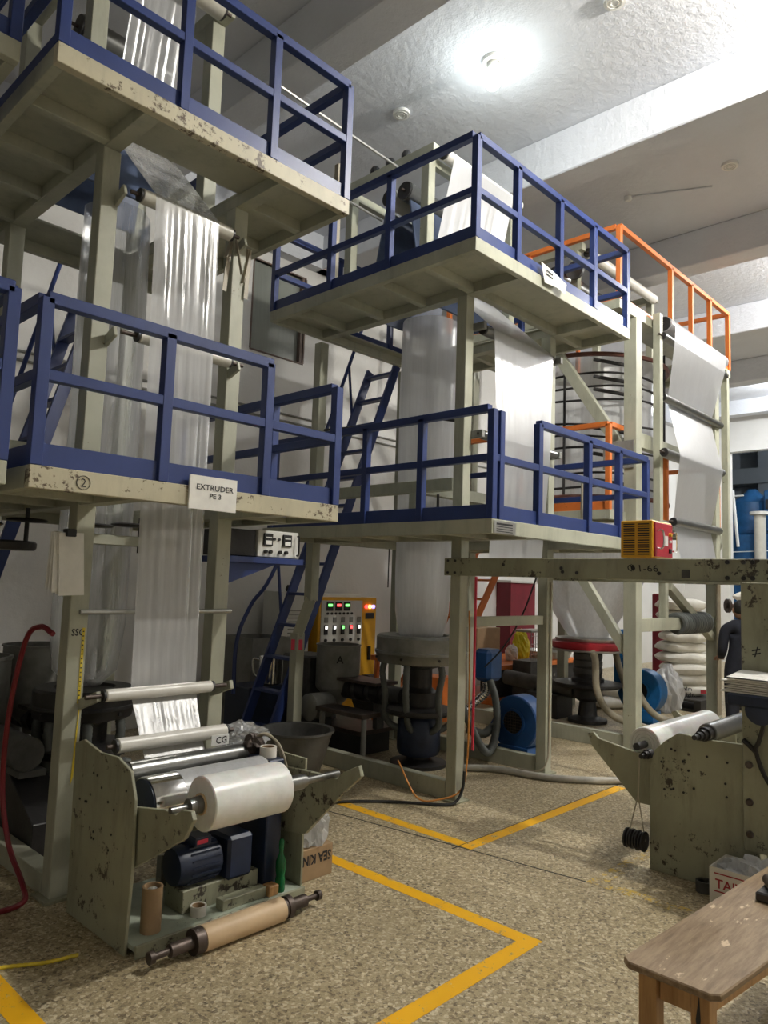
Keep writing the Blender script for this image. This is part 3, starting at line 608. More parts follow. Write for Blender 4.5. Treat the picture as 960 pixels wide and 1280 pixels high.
# sizing cage round the bubble: rods, arms, ring bars
for k in range(8):
    a = 2*math.pi*k/8+0.2; x = 8.62+0.98*math.cos(a); y = 4.58+0.92*math.sin(a)
    if y > 5.3 or x > 9.5: continue
    CYL('cage_rod', 'dark', T3, (x, y, 2.5), (x, y, 4.58), 0.016, n=8)
for z in (2.85, 3.0, 3.3, 3.45, 3.6, 3.9, 4.05, 4.2):
    pts = [(8.62+0.93*math.cos(a), 4.58+0.87*math.sin(a), z+0.02*math.sin(a*3+z*5)) for a in [math.pi*0.75+i*(math.pi*1.0)/10 for i in range(11)]]
    TUBE('cage_bar', 'dark', T3, pts, 0.014, 8, 4)
for z in (2.72, 4.42): TUBE('cage_ring', 'brown', T3, [(8.62+1.0*math.cos(a), 4.58+0.94*math.sin(a), z) for a in [math.pi*0.7+i*(math.pi*1.1)/12 for i in range(13)]], 0.028, 8, 4)
for z in (2.9, 3.2, 3.5, 3.95, 4.1, 4.3): CYL('cage_arm', 'dark', T3, (7.62, 4.0, z), (8.05, 3.62, z-0.07), 0.022, n=8)

# ------------------------------------------------------------------ films
def web(name, label, mat, pts, **k): return tag(film(name, mat, None, pts, **k), label, 'plastic film')
web('film_web', 'long wrinkled clear film hanging down the front of the first tower', 'film_wrinkled', webpath([(1.93, 2.36, 4.122, 5.45, 0), (1.93, 2.36, 4.30, 4.45, 0.037), (1.93, 2.35, 3.74, 3.76, -0.044), (1.95, 2.36, 3.74, 2.96, -0.038), (1.95, 2.34, 3.62, 1.03, 0.034), (1.94, 2.29, 3.46, 0.81, 0.038), (1.94, 2.29, 3.36, 0.70, 0.054), (1.94, 2.29, 3.29, 0.636, 0)]), wr=0.010, seed=3)
web('film_web', 'grey film falling down the front of the middle tower behind its blue rail', 'film_dense', webpath([(4.86, 5.80, 3.912, 5.46, 0), (4.86, 5.80, 4.12, 4.45, 0.037), (4.87, 5.80, 3.50, 3.75, -0.047), (4.88, 5.72, 3.46, 2.86, -0.040), (4.88, 5.68, 3.44, 1.79, 0.037), (4.88, 5.68, 1.45, 1.716, -0.037), (4.88, 5.68, 1.413, 0.70, 0)]), wr=0.006, seed=11)
web('film_web', 'wide grey film zigzagging over the rollers of the far tower', 'film_dense', webpath([(8.12, 9.75, 3.247, 4.68, 0), (8.10, 9.70, 3.30, 4.50, -0.047), (8.26, 9.62, 3.36, 3.84, 0.047), (8.02, 9.35, 3.22, 3.15, -0.052), (8.42, 9.60, 3.36, 2.45, 0.052), (8.42, 9.55, 3.25, 1.86, 0.042), (8.42, 9.55, 1.4, 1.818, 0)]), wr=0.004, seed=21)
tag(LATHE('film_bubble', 'film_thin', None, [(0.10, 0.90), (0.20, 1.0), (0.235, 1.3), (0.235, 1.8), (0.235, 2.6), (0.23, 3.6), (0.22, 4.2)], 2.28, 4.9, 32, wob=0.10, cap=False, sy=1.0), 'clear film bubble rising from the dark ring inside the first tower', 'film bubble')
tag(LATHE('film_bubble', 'film', None, [(0.20, 1.17), (0.22, 1.24), (0.25, 1.4), (0.265, 1.7), (0.265, 2.4), (0.27, 3.4), (0.275, 4.15)], 5.28, 4.5, 40, wob=0.07, cap=False), 'milky film bubble rising from the steel ring of the middle tower', 'film bubble')
tag(LATHE('film_bubble', 'film', None, [(0.24, 1.06), (0.30, 1.14), (0.60, 1.62), (0.74, 1.9), (0.78, 2.2), (0.78, 3.2), (0.78, 4.5)], 8.62, 4.58, 48, wob=0.02, cap=False), 'huge flaring film bubble above the red ring of the far tower', 'film bubble')

# ------------------------------------------------------------------ extruder lines under the towers
def extruder(label, x, y, zr, R, ringmat, hopper_y, hopper_top):
    t = thing('extruder', label, 'extruder', (x, y+0.6, 0))
    B('bed', 'dark', t, x-0.20, x+0.20, y+0.55, y+2.0, 0.0, 0.20); B('bed_plate', 'iron', t, x-0.27, x+0.27, y+0.50, y+2.05, 0.20, 0.24)
    LATHE('die_stand', 'dark', t, [(0.26, 0), (0.26, 0.03), (0.10, 0.06), (0.10, 0.30), (0.15, 0.32)], x, y, 24)
    LATHE('die_head', 'dark', t, [(0.30, 0.46), (0.32, 0.48), (0.32, 0.51), (0.16, 0.53), (0.16, 0.66), (0.11, 0.70), (0.11, zr-0.06), (0.18, zr-0.04), (0.18, zr)], x, y, 28)
    LATHE('die_body', 'navy', t, [(0.18, 0.10), (0.20, 0.14), (0.20, 0.40), (0.16, 0.46)], x, y, 24)
    h = 0.24*R/0.42
    ar = LATHE('air_ring', ringmat, t, [(R*0.55, zr-0.02), (R*0.94, zr), (R*0.98, zr+h*0.30), (R, zr+h*0.33), (R, zr+h*0.42), (R*0.97, zr+h*0.45), (R*0.97, zr+h*0.92), (R*0.92, zr+h), (R*0.60, zr+h), (R*0.58, zr+h*0.9), (R*0.5, zr+h*0.85)], x, y, 48)
    for k in range(8):
        a = k*math.pi/4+0.3; CYL('bolt', 'dark', ar, (x+R*0.99*math.cos(a), y+R*0.99*math.sin(a), zr+h*0.2), (x+R*1.03*math.cos(a), y+R*1.03*math.sin(a), zr+h*0.2), 0.012, n=8)
    for k, a in enumerate((2.6, 3.5, 4.4, 5.3)):
        c, s_ = math.cos(a), math.sin(a)
        TUBE('air_hose', 'rubber', t, [(x+R*0.82*c, y+R*0.82*s_, zr-0.01), (x+R*0.85*c, y+R*0.85*s_, zr-0.10), (x+R*0.80*c, y+R*0.75*s_, zr-0.28), (x+0.30*c+0.05, y+0.33*s_+0.05, 0.40), (x+0.14*c, y+0.16*s_, 0.30)], 0.030, 10, 8, 0.05)
    CYL('barrel', 'darkgrey', t, (x, y+0.2, 0.58), (x, y+1.35, 0.58), 0.085); B('barrel_guard', 'iron', t, x-0.16, x+0.16, y+0.42, y+1.12, 0.66, 0.69)
    for k in range(4): MB().pipe((x, y+0.45+0.2*k, 0.58), (x, y+0.57+0.2*k, 0.58), 0.11, 0.085).build('heater_band', 'dark', t, smooth=True)
    for yy in (0.52, 1.2): B('barrel_support', 'darkgrey', t, x-0.05, x+0.05, y+yy-0.03, y+yy+0.03, 0.24, 0.50)
    B('gearbox', 'darkgrey', t, x-0.19, x+0.19, y+1.36, y+1.80, 0.24, 0.86, 0.02)
    LATHE('motor', 'grey', t, [(0.10, x-0.50), (0.13, x-0.48), (0.13, x-0.24), (0.10, x-0.20)], 0, y+1.0, 20, axis='x', cz=0.42); B('motor_foot', 'dark', t, x-0.48, x-0.26, y+0.9, y+1.1, 0.24, 0.31)
    hp = LATHE('hopper', 'grey', t, [(0.05, hopper_top-0.66), (0.06, hopper_top-0.60), (0.22, hopper_top-0.44), (0.225, hopper_top-0.42), (0.225, hopper_top-0.012), (0.235, hopper_top-0.008), (0.235, hopper_top), (0.215, hopper_top), (0.215, hopper_top-0.4)], x, hopper_y, 32)
    CYL('hopper_neck', 'darkgrey', t, (x, hopper_y, 0.60), (x, hopper_y, max(0.62, hopper_top-0.62)), 0.05)
    return t, hp
E1, h1 = extruder('dark extruder with black air ring under the first tower', 2.28, 4.9, 0.70, 0.33, 'dark', 5.75, 1.10)
E2, h2 = extruder('extruder with a drum-shaped steel air ring and grey hopper under the middle tower', 5.28, 4.5, 0.93, 0.43, 'ring', 5.62, 1.0)
text('A', 0.10, (5.28-0.175, 5.62-0.165, 0.83), (0.707, -0.707, 0), (0, 0, 1), 'ink', h2, bold=0.002)
# guard cover table beside the middle extruder
g = thing('machine_guard', 'low brown steel guard cover with a rounded leg beside the grey hopper', 'machine guard', (4.95, 5.0, 0))
B('cover', 'iron', g, 4.76, 5.00, 4.72, 5.36, 0.42, 0.46, 0.006); TUBE('leg', 'grey', g, [(4.80, 4.74, 0.0), (4.80, 4.74, 0.34), (4.82, 4.76, 0.42)], 0.025); B('leg', 'grey', g, 4.78, 4.82, 5.28, 5.32, 0, 0.42)
# far extruder: red ring on a black column, beige hoses
E3 = thing('extruder', 'far extruder with a flat red air ring on a black column', 'extruder', (8.62, 4.58, 0))
LATHE('air_ring', 'red', E3, [(0.30, 0.90), (0.44, 0.91), (0.455, 0.94), (0.455, 0.99), (0.44, 1.0), (0.34, 1.005)], 8.62, 4.58, 48); LATHE('ring_lip', 'alu', E3, [(0.46, 0.885), (0.475, 0.895), (0.475, 0.908), (0.44, 0.91)], 8.62, 4.58, 48); LATHE('top_ring', 'alu', E3, [(0.40, 1.005), (0.41, 1.04), (0.30, 1.055), (0.24, 1.05)], 8.62, 4.58, 48)
LATHE('column', 'dark', E3, [(0.20, 0.50), (0.20, 0.54), (0.17, 0.56), (0.17, 0.88), (0.30, 0.90)], 8.62, 4.58, 32); LATHE('platter', 'dark', E3, [(0.40, 0.44), (0.42, 0.46), (0.42, 0.49), (0.20, 0.50)], 8.62, 4.58, 36); LATHE('foot', 'dark', E3, [(0.24, 0), (0.24, 0.04), (0.12, 0.08), (0.10, 0.25), (0.18, 0.30), (0.18, 0.40), (0.30, 0.44)], 8.62, 4.58, 28)
for k in range(3): LATHE('heater_band', 'darkgrey', E3, [(0.172, 0.60+0.09*k), (0.18, 0.61+0.09*k), (0.18, 0.66+0.09*k), (0.172, 0.67+0.09*k)], 8.62, 4.58, 32)
for pts in ([(8.28, 4.34, 0.90), (8.24, 4.28, 0.80), (8.18, 4.22, 0.45), (8.22, 4.05, 0.20), (8.5, 3.75, 0.06)], [(8.84, 4.22, 0.90), (8.90, 4.12, 0.78), (8.86, 4.02, 0.40), (8.95, 3.85, 0.15), (9.1, 3.62, 0.06)], [(9.0, 4.4, 0.9), (9.03, 4.37, 0.7), (9.0, 4.25, 0.4), (8.9, 4.2, 0.1)]): TUBE('air_hose', 'hosebeige', E3, pts, 0.042, 12, 8)
B('bed', 'dark', E3, 8.42, 8.82, 4.9, 5.34, 0, 0.3); CYL('barrel', 'darkgrey', E3, (8.62, 4.75, 0.36), (8.62, 5.8, 0.42), 0.10)

# ------------------------------------------------------------------ blowers
def blower(label, x, y, z, r, mat, w_=0.22, grill=True):
    t = thing('air_blower', label, 'blower', (x, y, 0)); n = 40; poly = []
    for i in range(n): a = 2*math.pi*i/n; rr = r*(0.86+0.14*i/n); poly.append((y+rr*math.cos(a), z+rr*math.sin(a)))
    MB().prism(poly, 'x', x-w_/2, x+w_/2).build('scroll_housing', mat, t, 0.012, smooth=True)
    MB().pipe((x-w_/2-0.02, y, z), (x-w_/2, y, z), r*0.46, r*0.38, 28).build('inlet_ring', mat, t, smooth=True); CYL('inlet', 'black', t, (x-w_/2-0.006, y, z), (x-w_/2, y, z), r*0.38)
    if grill:
        for k in range(-3, 4):
            q = k*r*0.1; L = math.sqrt(max(0.0, (r*0.38)**2-q*q)); x_ = x-w_/2-0.010
            CYL('grille_wire', 'iron', t, (x_, y+q, z-L), (x_, y+q, z+L), 0.004, n=6); CYL('grille_wire', 'iron', t, (x_-0.006, y-L, z+q), (x_-0.006, y+L, z+q), 0.004, n=6)
    B('stand', mat, t, x-w_*0.55, x+w_*0.55, y-r*0.6, y+r*0.6, 0, max(0.02, z-r*0.80)); return t
bl = blower('dark blue scroll blower with a round grille beside the middle tower', 6.22, 4.02, 0.36, 0.28, 'blower')
B('filter_box', 'blower', bl, 5.98, 6.22, 4.22, 4.42, 0.72, 1.03, 0.035); B('filter_neck', 'darkgrey', bl, 6.04, 6.16, 4.27, 4.37, 0.60, 0.72)
TUBE('flex_hose', 'chrome', bl, [(6.02, 4.28, 0.72), (6.0, 4.27, 0.62), (5.86, 4.33, 0.50), (5.72, 4.40, 0.38)], 0.040, 12, 14, 0.10)
TUBE('suction_hose', 'rubber', bl, [(6.02, 4.24, 0.73), (6.0, 4.16, 0.58), (5.95, 4.10, 0.38), (5.84, 4.06, 0.19), (5.74, 4.06, 0.12), (5.66, 4.12, 0.24), (5.55, 4.22, 0.55)], 0.036, 12, 12, 0.05)
TUBE('suction_hose', 'rubber', bl, [(6.1, 4.2, 0.30), (5.95, 4.16, 0.30), (5.84, 4.18, 0.26), (5.74, 4.3, 0.30)], 0.040, 12, 10, 0.05)
b3 = blower('bright blue scroll blower behind the post before the sacks', 9.2, 4.12, 0.40, 0.30, 'azure', grill=False)
B('outlet', 'azure', b3, 9.12, 9.32, 4.28, 4.48, 0.46, 0.98, 0.01); B('filter_box', 'azure', b3, 9.12, 9.40, 4.22, 4.50, 0.98, 1.14, 0.02)

# ------------------------------------------------------------------ ladders
def ladder(label, x0, z0, x1, z1, ya, yb, mat='blue', n=13, rail=True):
    t = thing('ladder', label, 'ladder', (x0, (ya+yb)/2, 0))
    for y in (ya, yb): BAR('stringer', mat, t, (x0, y, z0), (x1, y, z1), 0.035, 0.10)
    for k in range(n):
        f = (k+0.7)/n; BAR('rung', mat, t, (x0+(x1-x0)*f, ya, z0+(z1-z0)*f), (x0+(x1-x0)*f, yb, z0+(z1-z0)*f), 0.10, 0.03)
    if rail:
        d = Vector((x1-x0, 0, z1-z0)).normalized()
        for y in (ya+0.02,):
            TUBE('hand_rail', mat, t, [(x0-0.06, y, z0+0.5), (x0-0.05, y, z0+1.0), (x0+0.25*d.x, y, z0+1.35), (x0+1.3*d.x, y, z0+1.3*d.z+0.75), (x1-0.12, y, z1+0.55)], 0.02, 8)
            for f in (0.30, 0.55, 0.85): BAR('rail_stay', mat, t, (x0+(x1-x0)*f, y, z0+(z1-z0)*f), (x0+(x1-x0)*f-0.08, y, z0+(z1-z0)*f+0.62), 0.025)
    return t
ladder('steep blue ladder with flat rungs behind the bent post of the middle tower', 4.36, 0.02, 6.0, 4.12, 6.03, 5.60, 'blue')
ladder('blue ladder behind the first tower beside its back posts', 1.62, 0.02, 2.72, 4.1, 6.52, 6.08, 'blue')
st = ladder('orange stairs rising behind the post with the pink tape', 7.28, 0.55, 8.55, 2.3, 5.7, 6.2, 'orange', 7, False)
B('landing', 'orange', st, 7.05, 7.35, 5.65, 6.25, 0.0, 0.52)

# ------------------------------------------------------------------ control cabinets
cb = thing('control_cabinet', 'yellow control cabinet with a white panel of lit switches behind the grey hopper', 'control cabinet', (6.7, 7.0, 0))
B('body', 'yellowcab', cb, 6.16, 7.20, 6.95, 7.35, 0.0, 1.44, 0.008); B('top_cover', 'white', cb, 6.25, 6.95, 7.0, 7.35, 1.44, 1.48)
fp = B('front_panel', 'panelwhite', cb, 6.20, 6.92, 6.938, 6.95, 0.45, 1.40, 0.002)
for i in range(3):
    d = B('display', 'black', fp, 6.28+0.15*i, 6.39+0.15*i, 6.925, 6.938, 1.27, 1.38); B('digits', 'ledgreen' if i != 1 else 'ledred', d, 6.30+0.15*i, 6.37+0.15*i, 6.922, 6.925, 1.325, 1.355, 0)
for i in range(7): CYL('button', 'dark', fp, (6.30+0.07*i, 6.922, 1.235), (6.30+0.07*i, 6.938, 1.235), 0.016, n=10)
for i in range(5):
    x = 6.28+0.145*i
    B('meter', 'grey', fp, x-0.03, x+0.03, 6.926, 6.938, 1.12, 1.19); sw = B('switch', 'black', fp, x-0.03, x+0.03, 6.924, 6.938, 0.97, 1.09); B('switch_lamp', ('ledwhite', 'ledwhite', 'ledgreen', 'ledred', 'ledwhite')[i], sw, x-0.018, x+0.018, 6.920, 6.924, 1.04, 1.08, 0)
    CYL('knob', 'dark', fp, (x, 6.92, 0.90), (x, 6.938, 0.90), 0.02, n=10)
for i in range(2): sw = B('switch', 'black', fp, 6.25+0.145*i, 6.31+0.145*i, 6.924, 6.938, 0.66, 0.78); B('switch_lamp', 'ledwhite', sw, 6.262+0.145*i, 6.298+0.145*i, 6.920, 6.924, 0.73, 0.77, 0)
for i, m_ in enumerate(('ledred', 'ledorange', 'ledblue')): CYL('pilot_lamp', m_, cb, (7.0+0.065*i, 6.93, 1.32), (7.0+0.065*i, 6.95, 1.32), 0.024, n=14)
B('meter_row', 'black', cb, 6.99, 7.15, 6.94, 6.95, 1.16, 1.24); B('handle', 'black', cb, 7.05, 7.09, 6.92, 6.95, 0.62, 0.80)
c2 = thing('control_cabinet', 'grey-white cabinet with louvres behind the blue ladder', 'control cabinet', (5.82, 7.15, 0))
B('body', 'panelwhite', c2, 5.60, 6.06, 7.0, 7.35, 0, 1.50, 0.006)
for i in range(10): B('louvre', 'grey', c2, 5.72, 5.94, 6.990, 7.0, 0.86+0.045*i, 0.872+0.045*i, 0)
LATHE('alarm_knob', 'black', c2, [(0.04, 1.5), (0.05, 1.53), (0.03, 1.58)], 5.8, 7.1, 16)
pb = thing('pellet_bin', 'open grey pellet bin at the foot of the blue ladder', 'bin', (5.27, 7.0, 0)); 
mb = MB().prism([(6.78, 0.0), (7.25, 0.0), (7.3, 0.98), (6.72, 0.98)], 'x', 5.00, 5.02).prism([(6.78, 0.0), (7.25, 0.0), (7.3, 0.98), (6.72, 0.98)], 'x', 5.53, 5.55)
mb.bar((5.275, 6.75, 0.0), (5.275, 6.725, 0.98), 0.55, 0.015).bar((5.275, 7.26, 0), (5.275, 7.29, 0.98), 0.55, 0.015); mb.build('walls', 'grey', pb); B('floor_plate', 'grey', pb, 5.02, 5.53, 6.77, 7.25, 0.02, 0.04, 0)
jg = thing('steel_jug', 'shiny steel jug standing on a dark box by the ladder foot', 'jug', (4.86, 6.2, 0.555))
LATHE('body', 'chrome', jg, [(0.10, 0.56), (0.115, 0.57), (0.12, 0.80), (0.125, 0.84), (0.115, 0.83), (0.10, 0.6)], 4.86, 6.2, 28); TUBE('handle', 'chrome', jg, [(4.79, 6.29, 0.80), (4.74, 6.34, 0.80), (4.75, 6.33, 0.66), (4.79, 6.29, 0.62)], 0.012, 8)
tag(MB().box(4.50, 5.00, 6.06, 6.48, 0, 0.555).build('tool_chest', 'navy', None, 0.01), 'dark navy chest under the steel jug', 'chest')

# controller box on a bracket of the second post
cx = thing('controller_box', 'grey two-meter controller box on a blue shelf beside the tower post', 'controller', (3.0, 3.95, 1.75))
B('shelf', 'blue', cx, 2.64, 3.25, 3.84, 4.20, 1.745, 1.785); MB().prism([(2.64, 1.745), (3.05, 1.745), (2.64, 1.60)], 'y', 3.88, 3.90).build('bracket', 'blue', cx)
bx = B('case', 'panelwhite', cx, 2.89, 3.23, 3.88, 4.18, 1.79, 1.965, 0.004); B('rear_case', 'dark', cx, 2.66, 2.885, 3.90, 4.16, 1.79, 1.96)
for x in (2.93, 3.09):
    d = B('meter', 'black', bx, x, x+0.075, 3.868, 3.88, 1.865, 1.945); B('meter_face', 'white', d, x+0.014, x+0.061, 3.864, 3.868, 1.872, 1.898, 0); B('digits', 'panelwhite', d, x+0.014, x+0.061, 3.864, 3.868, 1.915, 1.922, 0)
for x in (3.02, 3.06): CYL('button', 'dark', bx, (x, 3.87, 1.91), (x, 3.88, 1.91), 0.010, n=10)
for x in (2.95, 2.99, 3.07, 3.12): CYL('knob', 'black', bx, (x, 3.862, 1.825), (x, 3.88, 1.825), 0.012, n=12)
TUBE('handle', 'black', bx, [(3.21, 3.87, 1.94), (3.21, 3.85, 1.93), (3.21, 3.85, 1.82), (3.21, 3.87, 1.81)], 0.005, 6)

# ------------------------------------------------------------------ winder of the first tower
W1 = thing('film_winder', 'low winder with oily green side plates holding the big white roll', 'winding machine', (2.16, 3.35, 0))
MB().prism([(3.08, 0.0), (3.66, 0.0), (3.69, 0.80), (3.60, 0.83), (3.42, 0.80), (3.25, 0.81), (3.12, 0.77), (3.07, 0.66), (3.06, 0.35)], 'x', 1.69, 1.705).build('side_plate', 'plate', W1, 0.002)
MB().prism([(3.05, 0.0), (3.66, 0.0), (3.66, 0.70), (3.05, 0.70)], 'x', 2.655, 2.67).build('side_plate', 'plate', W1, 0.002)
MB().prism([(3.14, 0.33), (3.14, 0.61), (2.86, 0.66), (2.77, 0.66), (2.73, 0.69), (2.66, 0.70), (2.64, 0.67), (2.70, 0.58)], 'x', 1.715, 1.735).build('roll_arm', 'plate', W1, 0.002)
MB().prism([(3.20, 0.30), (3.20, 0.64), (2.86, 0.656), (2.77, 0.656), (2.73, 0.695), (2.62, 0.75), (2.60, 0.70), (2.72, 0.60), (3.0, 0.33)], 'x', 2.625, 2.65).build('roll_arm', 'plate', W1, 0.002)
B('base_plate', 'mint', W1, 1.71, 2.65, 3.03, 3.64, 0.03, 0.05, 0); B('base_lip', 'plate', W1, 1.71, 2.66, 3.015, 3.03, 0.0, 0.055)
rnd2 = random.Random(3)
for i in range(15): y = rnd2.uniform(3.14, 3.6); z = rnd2.uniform(0.38, 0.74); CYL('bolt_hole', 'ink', W1, (1.687, y, z), (1.692, y, z), 0.006, n=8)
roller(W1, 1.79, 2.42, 3.46, 0.81, 0.036, 'rollerwhite', 0.05, name='guide_roller')
roller(W1, 1.80, 2.53, 3.36, 0.70, 0.052, 'steelgrey', 0.06, name='rubber_roller')
dr = LATHE('winding_drum', 'chrome', W1, [(0.118, 1.79), (0.120, 1.795), (0.120, 2.455), (0.118, 2.46)], 0, 3.17, 40, axis='x', cz=0.60); LATHE('drum_face', 'navy', dr, [(0.02, 1.782), (0.112, 1.784), (0.112, 1.79)], 0, 3.17, 40, axis='x', cz=0.60); CYL('shaft', 'chrome', dr, (1.705, 3.17, 0.60), (1.79, 3.17, 0.60), 0.016)
film('wrapped_film', 'film', W1, [(1.95, 2.45, 3.17-0.1225*math.sin(a), 0.60+0.1225*math.cos(a)) for a in [-0.9+0.25*i for i in range(10)]], wr=0.0, ny=1)
mt = LATHE('motor', 'navy', W1, [(0.05, 1.995), (0.085, 2.0), (0.092, 2.03), (0.092, 2.23), (0.07, 2.25)], 0, 3.24, 32, axis='x', cz=0.25)
for k in range(18):
    a = 2*math.pi*k/18; BAR('cooling_fin', 'navy', mt, (2.06, 3.24+0.095*math.cos(a), 0.25+0.095*math.sin(a)), (2.22, 3.24+0.095*math.cos(a), 0.25+0.095*math.sin(a)), 0.006, 0.008, 0)
B('terminal_box', 'navy', mt, 2.08, 2.17, 3.17, 3.27, 0.34, 0.385); B('label_plate', 'pink', mt, 2.09, 2.15, 3.168, 3.171, 0.352, 0.372, 0)
B('gearbox', 'navy', W1, 2.25, 2.40, 3.13, 3.34, 0.15, 0.36, 0.015); B('motor_bed', 'plate', W1, 2.02, 2.46, 3.16, 3.32, 0.05, 0.155); B('rail_block', 'plate', W1, 2.18, 2.44, 3.06, 3.12, 0.05, 0.10)
B('drive_case', 'navy', W1, 2.47, 2.57, 3.12, 3.42, 0.05, 0.70, 0.006); B('cross_member', 'plate', W1, 1.71, 2.46, 3.55, 3.60, 0.28, 0.36); B('upright', 'grey', W1, 2.10, 2.16, 3.5, 3.55, 0.05, 0.62)
TUBE('cable', 'white', W1, [(1.9, 3.5, 0.28), (1.98, 3.42, 0.30), (2.05, 3.36, 0.31), (2.1, 3.3, 0.30)], 0.006, 6); TUBE('cable', 'white', W1, [(1.72, 3.55, 0.2), (1.85, 3.45, 0.27), (2.0, 3.36, 0.28), (2.08, 3.28, 0.27)], 0.006, 6)
bun = [TUBE('wire_bundle', 'hosebeige', W1, [(2.50+0.01*i, 3.36, 0.70), (2.54+0.008*i, 3.30, 0.80), (2.60, 3.22+0.006*i, 0.76), (2.628, 3.16+0.008*i, 0.62), (2.63, 3.12+0.006*i, 0.50)], 0.007, 6) for i in range(4)]
crumple('junction_rags', 'iron', W1, (2.52, 3.33, 0.70), (0.05, 0.05, 0.05), 3, 8)
text('CG', 0.05, (2.335, 3.420, 0.755), (1, 0, 0), (0, 0, 1), 'ink', B('label_plate', 'white', W1, 2.31, 2.42, 3.421, 3.426, 0.745, 0.80, 0), bold=0.001)
rl = thing('film_roll', 'large white film roll on a steel shaft in the near winder', 'film roll', (2.12, 2.80, 0.56))
LATHE('wound_film', 'roll', rl, [(0.045, 1.855), (0.110, 1.855), (0.115, 1.86), (0.115, 2.275), (0.110, 2.28), (0.045, 2.28)], 0, 2.80, 56, axis='x', cz=0.672)
MB().pipe((1.848, 2.80, 0.672), (2.287, 2.80, 0.672), 0.046, 0.038).build('core', 'kraft', rl, smooth=True)
MB().steps((1.705, 2.80, 0.672), (1, 0, 0), [(0.085, 0.014), (0.03, 0.034), (0.60, 0.036), (0.02, 0.03), (0.22, 0.018)]).build('shaft', 'steelgrey', rl, smooth=True)
# things lying in and round the winder
t = thing('cardboard_tube', 'short upright brown cardboard tube standing on the winder base', 'cardboard tube', (1.84, 3.12, 0.05)); MB().pipe((1.835, 3.12, 0.05), (1.835, 3.12, 0.245), 0.046, 0.038).build('tube', 'card', t, smooth=True); crumple('paper_wad', 'paper', t, (1.835, 3.12, 0.21), (0.022, 0.022, 0.015), 5, 6)
def tape(name, label, x, y, z, r, h, mo='box_white', mi='card'):
    t = thing(name, label, 'tape roll', (x, y, z)); MB().pipe((x, y, z), (x, y, z+h), r, r*0.80).build('tape', mo, t, smooth=True); MB().pipe((x, y, z), (x, y, z+h*0.96), r*0.79, r*0.72).build('core', mi, t, smooth=True); return t
tape('tape_roll', 'white tape roll lying on the mint base of the winder', 2.08, 3.115, 0.05, 0.038, 0.045); tape('tape_roll', 'cream tape roll on top of the navy drive case', 2.52, 3.20, 0.702, 0.045, 0.055)
bo = thing('spray_bottle', 'slim green bottle standing beside the winder side plate', 'bottle', (2.535, 3.07, 0.05)); LATHE('bottle', 'green', bo, [(0.024, 0.05), (0.026, 0.06), (0.026, 0.11), (0.022, 0.13), (0.027, 0.15), (0.027, 0.20), (0.012, 0.235), (0.011, 0.26)], 2.535, 3.07, 20); LATHE('cap', 'green', bo, [(0.014, 0.26), (0.014, 0.30), (0.008, 0.31)], 2.535, 3.07, 16)
tag(MB().box(2.442, 2.505, 3.04, 3.10, 0.05, 0.10).build('wood_block', 'woodleg', None, 0.004), 'small wooden block on the winder base by the green bottle', 'wood block')
sb = thing('cardboard_box', 'brown cardboard box with upside-down print beside the yellow floor line', 'box', (2.84, 3.27, 0)); B('carton', 'card', sb, 2.70, 2.985, 3.16, 3.38, 0, 0.17, 0.003)
text('SEA KING', 0.065, (2.97, 3.158, 0.135), (-0.9, 0, 0), (0, 0, -1.1), 'ink', sb, bold=0.002)
tag(crumple('plastic_bag', 'film', None, (2.87, 3.23, 0.172), (0.08, 0.07, 0.13), 9, 22, 0.5), 'crumpled clear plastic bag spilling from the brown box', 'plastic bag')
tag(crumple('plastic_bag', 'film_bag', None, (2.57, 3.52, 0.70), (0.12, 0.10, 0.055), 15, 22, 0.5), 'clear crumpled film draped over the winder behind the rollers', 'plastic bag')
tub = thing('grey_tub', 'wide shallow grey tub on a stand behind the near winder', 'tub', (3.48, 4.1, 0)); LATHE('tub', 'darkgrey', tub, [(0.15, 0.32), (0.17, 0.30), (0.25, 0.57), (0.265, 0.58), (0.265, 0.595), (0.24, 0.59), (0.15, 0.33)], 3.48, 4.1, 40); B('stand', 'grey', tub, 3.36, 3.60, 3.98, 4.22, 0, 0.30)
sh = thing('core_shaft', 'black turned shaft with a kraft paper core lying on the floor before the winder', 'core shaft', (2.13, 2.89, 0)); MB().steps((1.70, 2.89, 0.056), (1, 0.0, 0), [(0.022, 0.026), (0.075, 0.015), (0.11, 0.028), (0.045, 0.055), (0.47, 0.046), (0.03, 0.052), (0.10, 0.030), (0.075, 0.013), (0.022, 0.024)]).build('shaft', 'iron', sh, smooth=True)
MB().pipe((1.955, 2.89, 0.056), (2.40, 2.89, 0.056), 0.0555, 0.047, 36).build('paper_core', 'kraft', sh, smooth=True)

# ------------------------------------------------------------------ winder of the middle tower, column and overhead beam
W2 = thing('film_winder', 'far winder with a chipped grey-green side plate and bolted column', 'winding machine', (5.1, 1.7, 0))
MB().prism([(1.95, 0.0), (1.34, 0.0), (1.34, 0.82), (1.63, 0.81), (1.74, 0.82), (1.78, 0.82), (1.86, 0.76), (1.92, 0.70), (1.95, 0.60)], 'x', 4.45, 4.475).build('side_plate', 'plate', W2, 0.003)
MB().prism([(1.95, 0.0), (1.34, 0.0), (1.34, 0.70), (1.63, 0.70), (1.78, 0.72), (1.86, 0.69), (1.95, 0.55)], 'x', 5.85, 5.875).build('side_plate', 'plate', W2, 0.003)
for xx in (4.478, 5.82): MB().prism([(1.90, 0.36), (1.90, 0.66), (2.06, 0.66), (2.30, 0.70), (2.34, 0.735), (2.38, 0.72), (2.345, 0.645), (2.05, 0.36)], 'x', xx, xx+0.022).build('roll_arm', 'plate', W2, 0.003)
